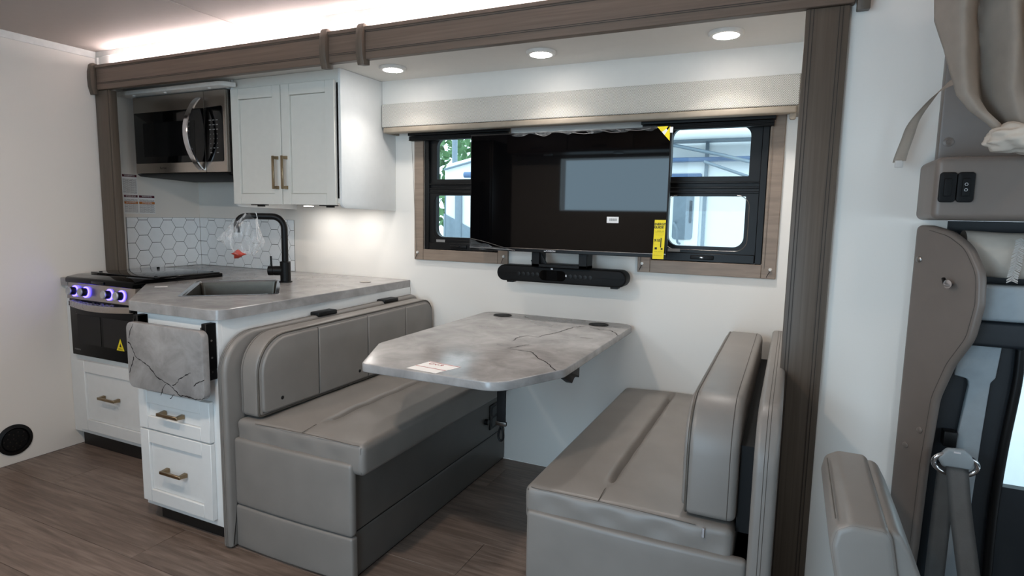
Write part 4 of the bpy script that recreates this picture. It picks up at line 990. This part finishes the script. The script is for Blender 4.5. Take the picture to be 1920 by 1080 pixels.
# loose protective film along the top edge and the lower left corner of the screen
g = []
for i in range(50):
    t = i/49; x = -1.21+.66*t; row = []
    for k in range(5):
        row.append((x+.01*math.sin(i*.9+k), TYF-.004-.006*abs(math.sin(i*.55+k*1.3)), 1.674-.0035*k*(1+.5*math.sin(i*.7))))
    g.append(row)
f1 = thing('screen_film', 'crumpled clear protective film along the edges of the television', 'plastic film', (-.95, TYF, 1.66))
sheet('top_film', g, 'film_thin', f1)
g = [[(-1.434+.24*(i/20)*(1-k/4*.2), TYF-.003-.004*abs(math.sin(i+k)), 1.128+.045*(1-i/20)*k/4+.004*math.sin(i*.8)) for k in range(5)] for i in range(21)]
sheet('corner_film', g, 'film_thin', f1)
tubes('film_crease', [smooth_path([(-1.434, TYF-.004, 1.178), (-1.35, TYF-.004, 1.163), (-1.26, TYF-.004, 1.142), (-1.19, TYF-.004, 1.128)]), smooth_path([(-1.434, TYF-.004, 1.135), (-1.3, TYF-.004, 1.133), (-1.19, TYF-.004, 1.129)]),
    smooth_path([(-1.1, TYF-.004, 1.668), (-1.07, TYF-.005, 1.655), (-1.05, TYF-.005, 1.652), (-1.02, TYF-.004, 1.664)]), smooth_path([(-.92, TYF-.004, 1.662), (-.86, TYF-.005, 1.655), (-.82, TYF-.005, 1.66)]), smooth_path([(-.80, TYF-.004, 1.67), (-.74, TYF-.005, 1.656), (-.70, TYF-.005, 1.658), (-.72, TYF-.004, 1.667)]), smooth_path([(-.68, TYF-.004, 1.665), (-.62, TYF-.005, 1.66), (-.57, TYF-.005, 1.667)])], .0011, 'chrome', f1, 5)
sb = thing('soundbar', 'black soundbar with round ends mounted below the television', 'soundbar', (-.99, 2.68, .97))
SY = 2.652
plate('body', rrect(-1.318, -.668, .974, 1.052, .039, 10), .085, FY(SY+.085), 'black_matte', sb, .008, 4)
plate('display_surround', rrect(-1.09, -.955, .987, 1.036, .024, 8), .0012, FY(SY-.0003), 'black_gloss', sb, 0)
plate('display', rrect(-1.052, -.998, .989, 1.032, .002, 2), .0008, FY(SY-.0017), 'oven_window', sb, 0)
for s0 in (-1.2, -.935):
    for k in range(5): lathe('button', [(.0105, 0), (.0105, .0016), (.0085, .0022), (0, .0015)], (s0+.0245*k, SY-.0003, 1.012), (0, -1, 0), 'black_plastic', sb, 18)
box('indicator', (-.957, -.951), (SY-.002, SY-.0005), (1.010, 1.020), 'print_white', sb); box('maker_mark', (-1.031, -1.021), (SY-.002, SY-.0005), (1.040, 1.047), 'print_white', sb)
for x in (-1.25, -.725): box('foot', (x-.018, x+.018), (SY+.01, SY+.05), (.966, .976), 'black_plastic', sb, .003)

# ================================================================ cab at the right
# padded bulkhead trim, standing diagonally between the side wall and the cab
def pp(px_, z, s_=None): return px_
tdir = Vector((.64, -.768, 0)); nrm = Vector((-.768, -.64, 0)); O = Vector((.338, 2.098, 0))
PD = fr(O, tdir, (0, 0, 1), nrm)
pad = thing('bulkhead_pad', 'taupe padded vinyl trim panel with a wavy edge at the cab entrance', 'trim panel', (.37, 2.06, 0))
o = rpoly([(-.0, .05), (.085, .05), (.100, .35), (.105, .60), (.118, .80), (.150, .90), (.197, .985), (.212, 1.08), (.206, 1.165), (.165, 1.235), (.11, 1.27), (.05, 1.285), (.002, 1.285)], [0, 0, .3, .2, .15, .12, .12, .12, .12, .1, .1, .05, .015], 5)
bp = plate('pad', o, .026, PD, 'vinyl_cab', pad, .011, 5, True, 50)
tube('stitching', [PD @ Vector((p.x, p.y, .0262)) for p in offs(o, .014)[4:-8]], .0009, 'seam_thread', bp, 5)
for u, z in ((.012, 1.19), (.028, .64), (.068, .70)):
    lathe('screw_cap', [(.009, 0), (.009, .002), (.006, .004), (0, .0042)], PD @ Vector((u+.012, z-.003, .0262)), nrm, 'screw_metal' if z > 1 else 'vinyl_cab', pad, 16)
lathe('latch_pin', [(.005, 0), (.005, .022), (0, .022)], PD @ Vector((.128, 1.125, .026)), nrm, 'black_metal', pad, 12)
lathe('latch_cap', [(.012, 0), (.012, .003), (.005, .004), (0, .0035)], PD @ Vector((.135, 1.128, .046)), nrm, 'chrome', pad, 16)
tube('latch_hook', [PD @ Vector(q) for q in ((.105, 1.14, .028), (.115, 1.128, .034), (.13, 1.122, .04))], .005, 'black_metal', pad, 8)
# overhead bunk ledge with two switches
bk = thing('bunk_ledge', 'taupe padded ledge of the bunk above the cab', 'bunk', (.7, 1.95, 1.29))
rbox('ledge', (.322, 2.3), (1.885, 2.3), (1.30, 1.462), .018, 'vinyl_cab', bk, (8, 4, 4)); 
box('back_panel', (.352, 2.4), (2.06, 2.1), (1.463, 1.98), 'vinyl_cab', bk, .006)
lathe('screw_cap', [(.013, 0), (.013, .002), (.007, .004), (.005, .0025), (0, .0025)], (.374, 2.0598, 1.516), (0, -1, 0), 'vinyl_cab', bk, 20)
box('bunk_base', (.75, 2.4), (-.4, 1.88), (1.46, 1.50), 'vinyl_cab', bk)
for k, x in enumerate((.331, .369)):
    s = thing('rocker_switch', ('black rocker switch nearer the white wall on the bunk ledge', 'black rocker switch with two arrow symbols on the bunk ledge')[k], 'switch', (x+.015, 1.885, 1.36), 'switches on the bunk ledge')
    plate('plate', rrect(x, x+.037, 1.345, 1.421, .008, 4), .009, FY(1.8852), 'black_matte', s, .003)
    rbox('rocker', (x+.010, x+.026), (1.8715, 1.8765), (1.360, 1.405), .002, 'black_matte', s, (2, 1, 3), er=2)
    if k:
        for zz, sg_ in ((1.390, 1), (1.376, -1)): tube('arrow', [(x+.018+.0035*math.cos(a), 1.8710, zz+.0035*math.sin(a)) for a in [i*PI/3 for i in range(6)]], .0006, 'print_white', s, 5, True)
# cab side: dark door surround, pale pillar trim and header, bright door window
ch = struct(boxes('wall_cab', [((.40, .585), (2.07, 2.10), (.0, 1.02)), ((.585, 2.4), (2.07, 2.10), (.0, .55)), ((.585, 2.4), (2.07, 2.10), (.96, 1.02)), ((.40, 2.4), (2.13, 2.15), (.96, 1.299))], 'cab_dark'), 'dark inside of the cab door surround')
hl = tag(rbox('cab_header', (.425, 2.3), (2.0, 2.069), (1.030, 1.128), .012, 'cab_grey', None, (6, 2, 3)), 'pale grey cab headliner edge under the rolled blanket', 'headliner')
db = tag(rbox('door_seal', (.42, 2.3), (2.02, 2.069), (.955, 1.028), .012, 'cab_dark', None, (6, 2, 3)), 'dark rubber band along the top of the cab door', 'door seal')
pl_ = thing('pillar_trim', 'pale grey seat belt pillar trim beside the cab door', 'pillar trim', (.47, 2.02, .3))
o = rpoly([(.452, .05), (.505, .05), (.522, .70), (.528, .85), (.538, .865), (.545, .965), (.452, .97), (.442, .862), (.476, .855), (.479, .835), (.458, .6)], [0, 0, .01, .01, .01, .004, .004, .004, .012, .01, 0], 4)
plate('trim', o, .02, FY(2.0696), 'cab_grey', pl_, .004, 3)
tube('door_rubber', smooth_path([(.588, 2.06, .95), (.588, 2.06, .85), (.575, 2.06, .65), (.57, 2.06, .45), (.575, 2.06, .2)]), .012, 'black_plastic', pl_, 10)
box('height_slider', (.43, .462), (2.03, 2.0695), (.655, .70), 'black_plastic', pl_, .003)
wn = root('window_3', (.8, 2.04, .5), 'bright side window of the cab door'); box('pane', (.57, 2.35), (2.104, 2.108), (.5, 1.03), 'window_glass', wn)
da = tag(rbox('dashboard', (1.75, 2.34), (-.38, 2.02), (.3, .94), .08, 'cab_dark', None, (4, 8, 4)), 'dark dashboard of the cab below the windshield', 'dashboard')
# seat belt
sbt = thing('seat_belt', 'grey seat belt running through a round shoulder loop on the pillar', 'seat belt', (.45, 1.95, .3))
cx_, cz_ = .447, .640
tube('loop_ring', [(cx_+.05*math.cos(a)*1.0, 1.958, cz_-.008+.030*math.sin(a)) for a in [2*PI*k/28 for k in range(28)]], .0068, 'chrome', sbt, 10, True)
o = rpoly([(cx_-.022, cz_+.034), (cx_+.018, cz_+.038), (cx_+.044, cz_+.012), (cx_+.036, cz_-.018), (cx_-.028, cz_-.020), (cx_-.044, cz_+.006)], .012, 5)
plate('loop_cover', o, .022, FY(1.972), 'cab_grey', sbt, .008, 4)
box('loop_window', (cx_-.008, cx_+.008), (1.9485, 1.9505), (cz_+.026, cz_+.030), 'print_white', sbt)
def web(nm, pts, w):
    g = []
    for p in smooth_path(pts, 5):
        g.append([p+Vector((w*(k/4-.5), 0, 0)) for k in range(5)])
    return sheet(nm, g, 'belt_web', sbt, .0015)
web('webbing', [(cx_+.002, 1.945, cz_-.012), (cx_+.012, 1.92, .53), (cx_+.03, 1.88, .40), (cx_+.05, 1.84, .26), (cx_+.07, 1.8, .1)], .052)
web('webbing', [(cx_-.01, 1.985, cz_-.02), (cx_-.012, 1.99, .45), (cx_-.013, 1.99, .1)], .048)
# rolled blanket in the overhead pocket
rb = thing('rolled_blanket', 'rolled grey woven blanket with a fringed edge above the cab door', 'blanket', (.55, 1.9, 1.16))
g = []
for i in range(27):
    t = i/26; x = .432+.40*t; row = []
    for k in range(25):
        a = 2*PI*k/24; j = 1+.04*math.sin(3*a+5*t)+.03*math.sin(11*t+a)
        row.append((x, 2.064+.055*math.cos(a)*j, 1.212-.012*t+.062*math.sin(a)*j))
    g.append(row)
sheet('roll', g, 'cloth_taupe', rb)
fr_l = []
for k in range(34):
    z = 1.255-.0034*k; y = 2.006-.003*math.sin(k*.4); x = .545-.0003*k
    for s in (-1, 1): fr_l.append([(x, y, z), (x+s*.012, y-.005, z-.005-.004*random.random())])
tubes('fringe', fr_l, .0012, 'cloth_pale', rb, 4)
# gathered curtain, its tied knot and the hanging tie strap
cu = thing('privacy_curtain', 'gathered taupe fabric curtain hanging at the cab opening', 'curtain', (.45, 1.85, 1.45))
LB = [(1.95, .270), (1.85, .278), (1.79, .282), (1.72, .305), (1.65, .323), (1.60, .336), (1.56, .365), (1.53, .40), (1.50, .43), (1.47, .455)]
RB = [(1.95, .62), (1.85, .62), (1.79, .62), (1.72, .62), (1.65, .62), (1.60, .62), (1.56, .62), (1.53, .60), (1.50, .58), (1.47, .56)]
def lerp_t(T, z):
    for (za, a), (zb, b) in zip(T, T[1:]):
        if za >= z >= zb: return a+(b-a)*(za-z)/(za-zb)
    return T[-1][1]
g = []
for i in range(49):
    z = 1.95-(1.95-1.47)*i/48; a, b = lerp_t(LB, z), lerp_t(RB, z); row = []; t = i/48
    for k in range(81):
        s = k/80
        # three fat folds slanting to the knot, with fine creases
        ph = s*3.4+.3*t; fold = abs(math.sin(ph*PI))
        y = 1.88-.12*fold*(1-.45*t)-.006*math.sin(s*41+t*9)-.01*math.sin(s*13-6*t)
        row.append((a+(b-a)*s, y, z+.006*math.sin(s*20)*t))
    g.append(row)
sheet('drape', g, 'cloth_taupe', cu, .002)
bm = bmesh.new(); bmesh.ops.create_icosphere(bm, subdivisions=4, radius=1)
for vv in bm.verts:
    d = vv.co.copy(); j = 1+.22*abs(math.sin(4*d.x+3*d.z))+.16*abs(math.sin(7*d.y+5*d.x))-.15*abs(math.sin(6*d.z-2*d.x))
    vv.co = Vector((.462+d.x*.055*j, 1.80+d.y*.04*j, 1.492+d.z*.030*j))
finish('knot', bm, 'cloth_taupe', cu, 80)
st = thing('tie_strap', 'narrow taupe curtain tie strap hanging loose against the white wall', 'strap', (.3, 1.98, 1.5))
C_ = smooth_path([(.352, 1.88, 1.655), (.325, 1.93, 1.64), (.30, 1.97, 1.605), (.279, 2.0, 1.565), (.271, 2.02, 1.525), (.262, 2.03, 1.485), (.258, 2.03, 1.462)], 6)
g = []
for i, p in enumerate(C_):
    t = i/(len(C_)-1); w_ = .021; dr_ = Vector((.35+.5*math.sin(t*3), -.2, .8*(1-t)+.05)).normalized()
    g.append([p+dr_*w_*(k/3-.5)*1.6 for k in range(4)])
sheet('strap', g, 'cloth_taupe', st, .0015)
rbox('strap_end', (.248, .268), (2.027, 2.033), (1.446, 1.466), .002, 'cloth_pale', st, (2, 1, 2), er=2)
# driver seat back in the lower right corner
ds = thing('driver_seat', 'grey-beige leather driver seat with piped side bolster', 'seat', (.16, 1.25, 0))
main = rpoly([(.20, .2), (.125, .58), (.094, .725), (.100, .757), (.125, .772), (.178, .772), (.188, .757), (.222, .58), (.30, .2)], [0, .1, .03, .02, .03, .02, .02, .1, 0], 6)
mp_ = plate('backrest', main, .38, FY(1.52), 'leather_taupe', ds, .013, 5, True, 50)
tube('piping', [(p.x, 1.145, p.y) for p in offs(main, .006)[3:-3]], .0024, 'piping', mp_, 6)
for xx in (.102, .180): tube('seam', [(xx, 1.165+.05*k, .7665) for k in range(7)], .0013, 'seam_thread', mp_, 5)
bo = rpoly([(.22, .2), (.17, .58), (.168, .74), (.18, .768), (.200, .764), (.218, .73), (.252, .65), (.30, .53), (.42, .2)], [0, .1, .02, .02, .02, .04, .1, .1, 0], 5)
plate('bolster', bo, .35, FY(1.505), 'leather_taupe', ds, .010, 4, True, 50)
rbox('seat_cushion', (.20, .75), (1.12, 1.56), (.12, .30), .05, 'leather_taupe', ds, (6, 6, 3)); box('pedestal', (.3, .65), (1.2, 1.48), (.001, .12), 'black_plastic', ds, .01)

# ================================================================ outdoors, seen through the windows
struct(box('ground', (-14, 14), (2.9, 26), (-1.0, -.95), 'asphalt'), 'paved sales lot outside the windows')
ra = thing('parked_trailer', 'white travel trailer with awning arms parked outside the right-hand window', 'trailer', (0, 6, -.95))
box('shell', (-1.75, 4.5), (4.82, 7.0), (-.5, 2.35), 'rv_white', ra, .06, 3)
d = plate('entry_door', rrect(-.93, -.665, .2, 1.56, .03), .02, FY(4.819), 'rv_white', ra, .004); plate('door_glass', rrect(-.86, -.705, 1.132, 1.60, .025), .008, FY(4.798), 'rv_grey', d, .002); box('door_blind', (-.735, -.716), (4.785, 4.789), (1.26, 1.43), 'rv_dark', d, .004)
box('vertical_trim', (-.643, -.617), (4.80, 4.819), (-.3, 1.95), 'rv_grey', ra, .003)
tube('grab_handle', smooth_path([(-.845, 4.80, 1.26), (-.825, 4.70, 1.25), (-.80, 4.68, 1.2), (-.80, 4.70, 1.12), (-.80, 4.80, 1.10)]), .009, 'rv_grey', ra, 8)
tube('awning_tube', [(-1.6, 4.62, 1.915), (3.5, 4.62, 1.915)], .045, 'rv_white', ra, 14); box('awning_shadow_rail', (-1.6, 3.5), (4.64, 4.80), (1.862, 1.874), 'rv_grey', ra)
tube('awning_arm', [(-.86, 4.66, 1.838), (-.49, 4.66, 1.752), (-.3, 4.66, 1.70)], .013, 'rv_grey', ra, 8); tube('awning_arm', [(-.63, 4.66, 1.712), (-.32, 4.66, 1.60)], .011, 'rv_grey', ra, 8)
boxes('gutter_rail', [((-1.6, 3.5), (4.72, 4.815), (1.722, 1.752))], 'rv_blue', ra, .008, 2)
plate('side_window', rrect(-.90, -.66, 1.60, 1.638, .012), .01, FY(4.819), 'rv_blue', ra, .002)
rc = thing('parked_motorhome', 'white motorhome parked outside the left-hand window', 'motorhome', (-3.4, 6, -.95))
o = rpoly([(-2.955, -.5), (-1.95, -.5), (-1.95, 1.90), (-2.45, 1.86), (-2.955, 1.745)], [.05, .05, .05, .05, .06], 5)
plate('shell', o, 2.0, FY(6.82), 'rv_white', rc, .03, 3)
box('side_glass', (-2.826, -2.756), (4.80, 4.818), (.9, 1.48), 'rv_grey', rc, .006); plate('lower_skirt', [Vector(p) for p in ((-2.95, 1.0), (-2.5, 1.0), (-2.5, 1.10), (-2.95, 1.30))], .012, FY(4.819), 'rv_grey', rc, .002)
tube('rolled_awning', [(-2.69, 4.74, 1.645), (-2.1, 4.74, 1.645)], .026, 'rv_blue', rc, 12); tube('edge_trim', [(-2.94, 4.80, 1.70), (-2.5, 4.80, 1.80)], .01, 'rv_grey', rc, 6)
tube('ladder_rail', [(-2.9, 4.76, 1.60), (-2.9, 4.76, .9)], .006, 'rv_grey', rc, 6)
lp = tag(tube('lamp_post', [(-3.3, 5.6, -.95), (-3.3, 5.6, 4.0)], .03, 'rv_grey', None, 10), 'grey lamp post outside the left-hand window', 'lamp post')
tr_ = thing('tree', 'green tree at the edge of the lot outside the left-hand window', 'tree', (-7.2, 11.2, -.95))
tube('trunk', [(-7.2, 11.2, -.95), (-7.15, 11.2, .6), (-7.1, 11.2, 2.4)], [.16, .13, .06], 'bark', tr_, 10)
bm = bmesh.new()
for k in range(900):
    a, b, c = random.gauss(0, .9), random.gauss(0, .9), random.gauss(0, .75)
    p = Vector((-7.1+a, 11.2+b, 2.3+c)); n1 = Vector((random.gauss(0, 1), random.gauss(0, 1), random.gauss(0, 1))).normalized(); n2 = n1.orthogonal().normalized(); s_ = .13
    bm.faces.new([bm.verts.new(q) for q in (p-n1*s_, p+n2*s_*.5, p+n1*s_, p-n2*s_*.5)])
lf = finish('foliage', bm, 'leaf', tr_, smooth=False); lf['kind'] = 'stuff'
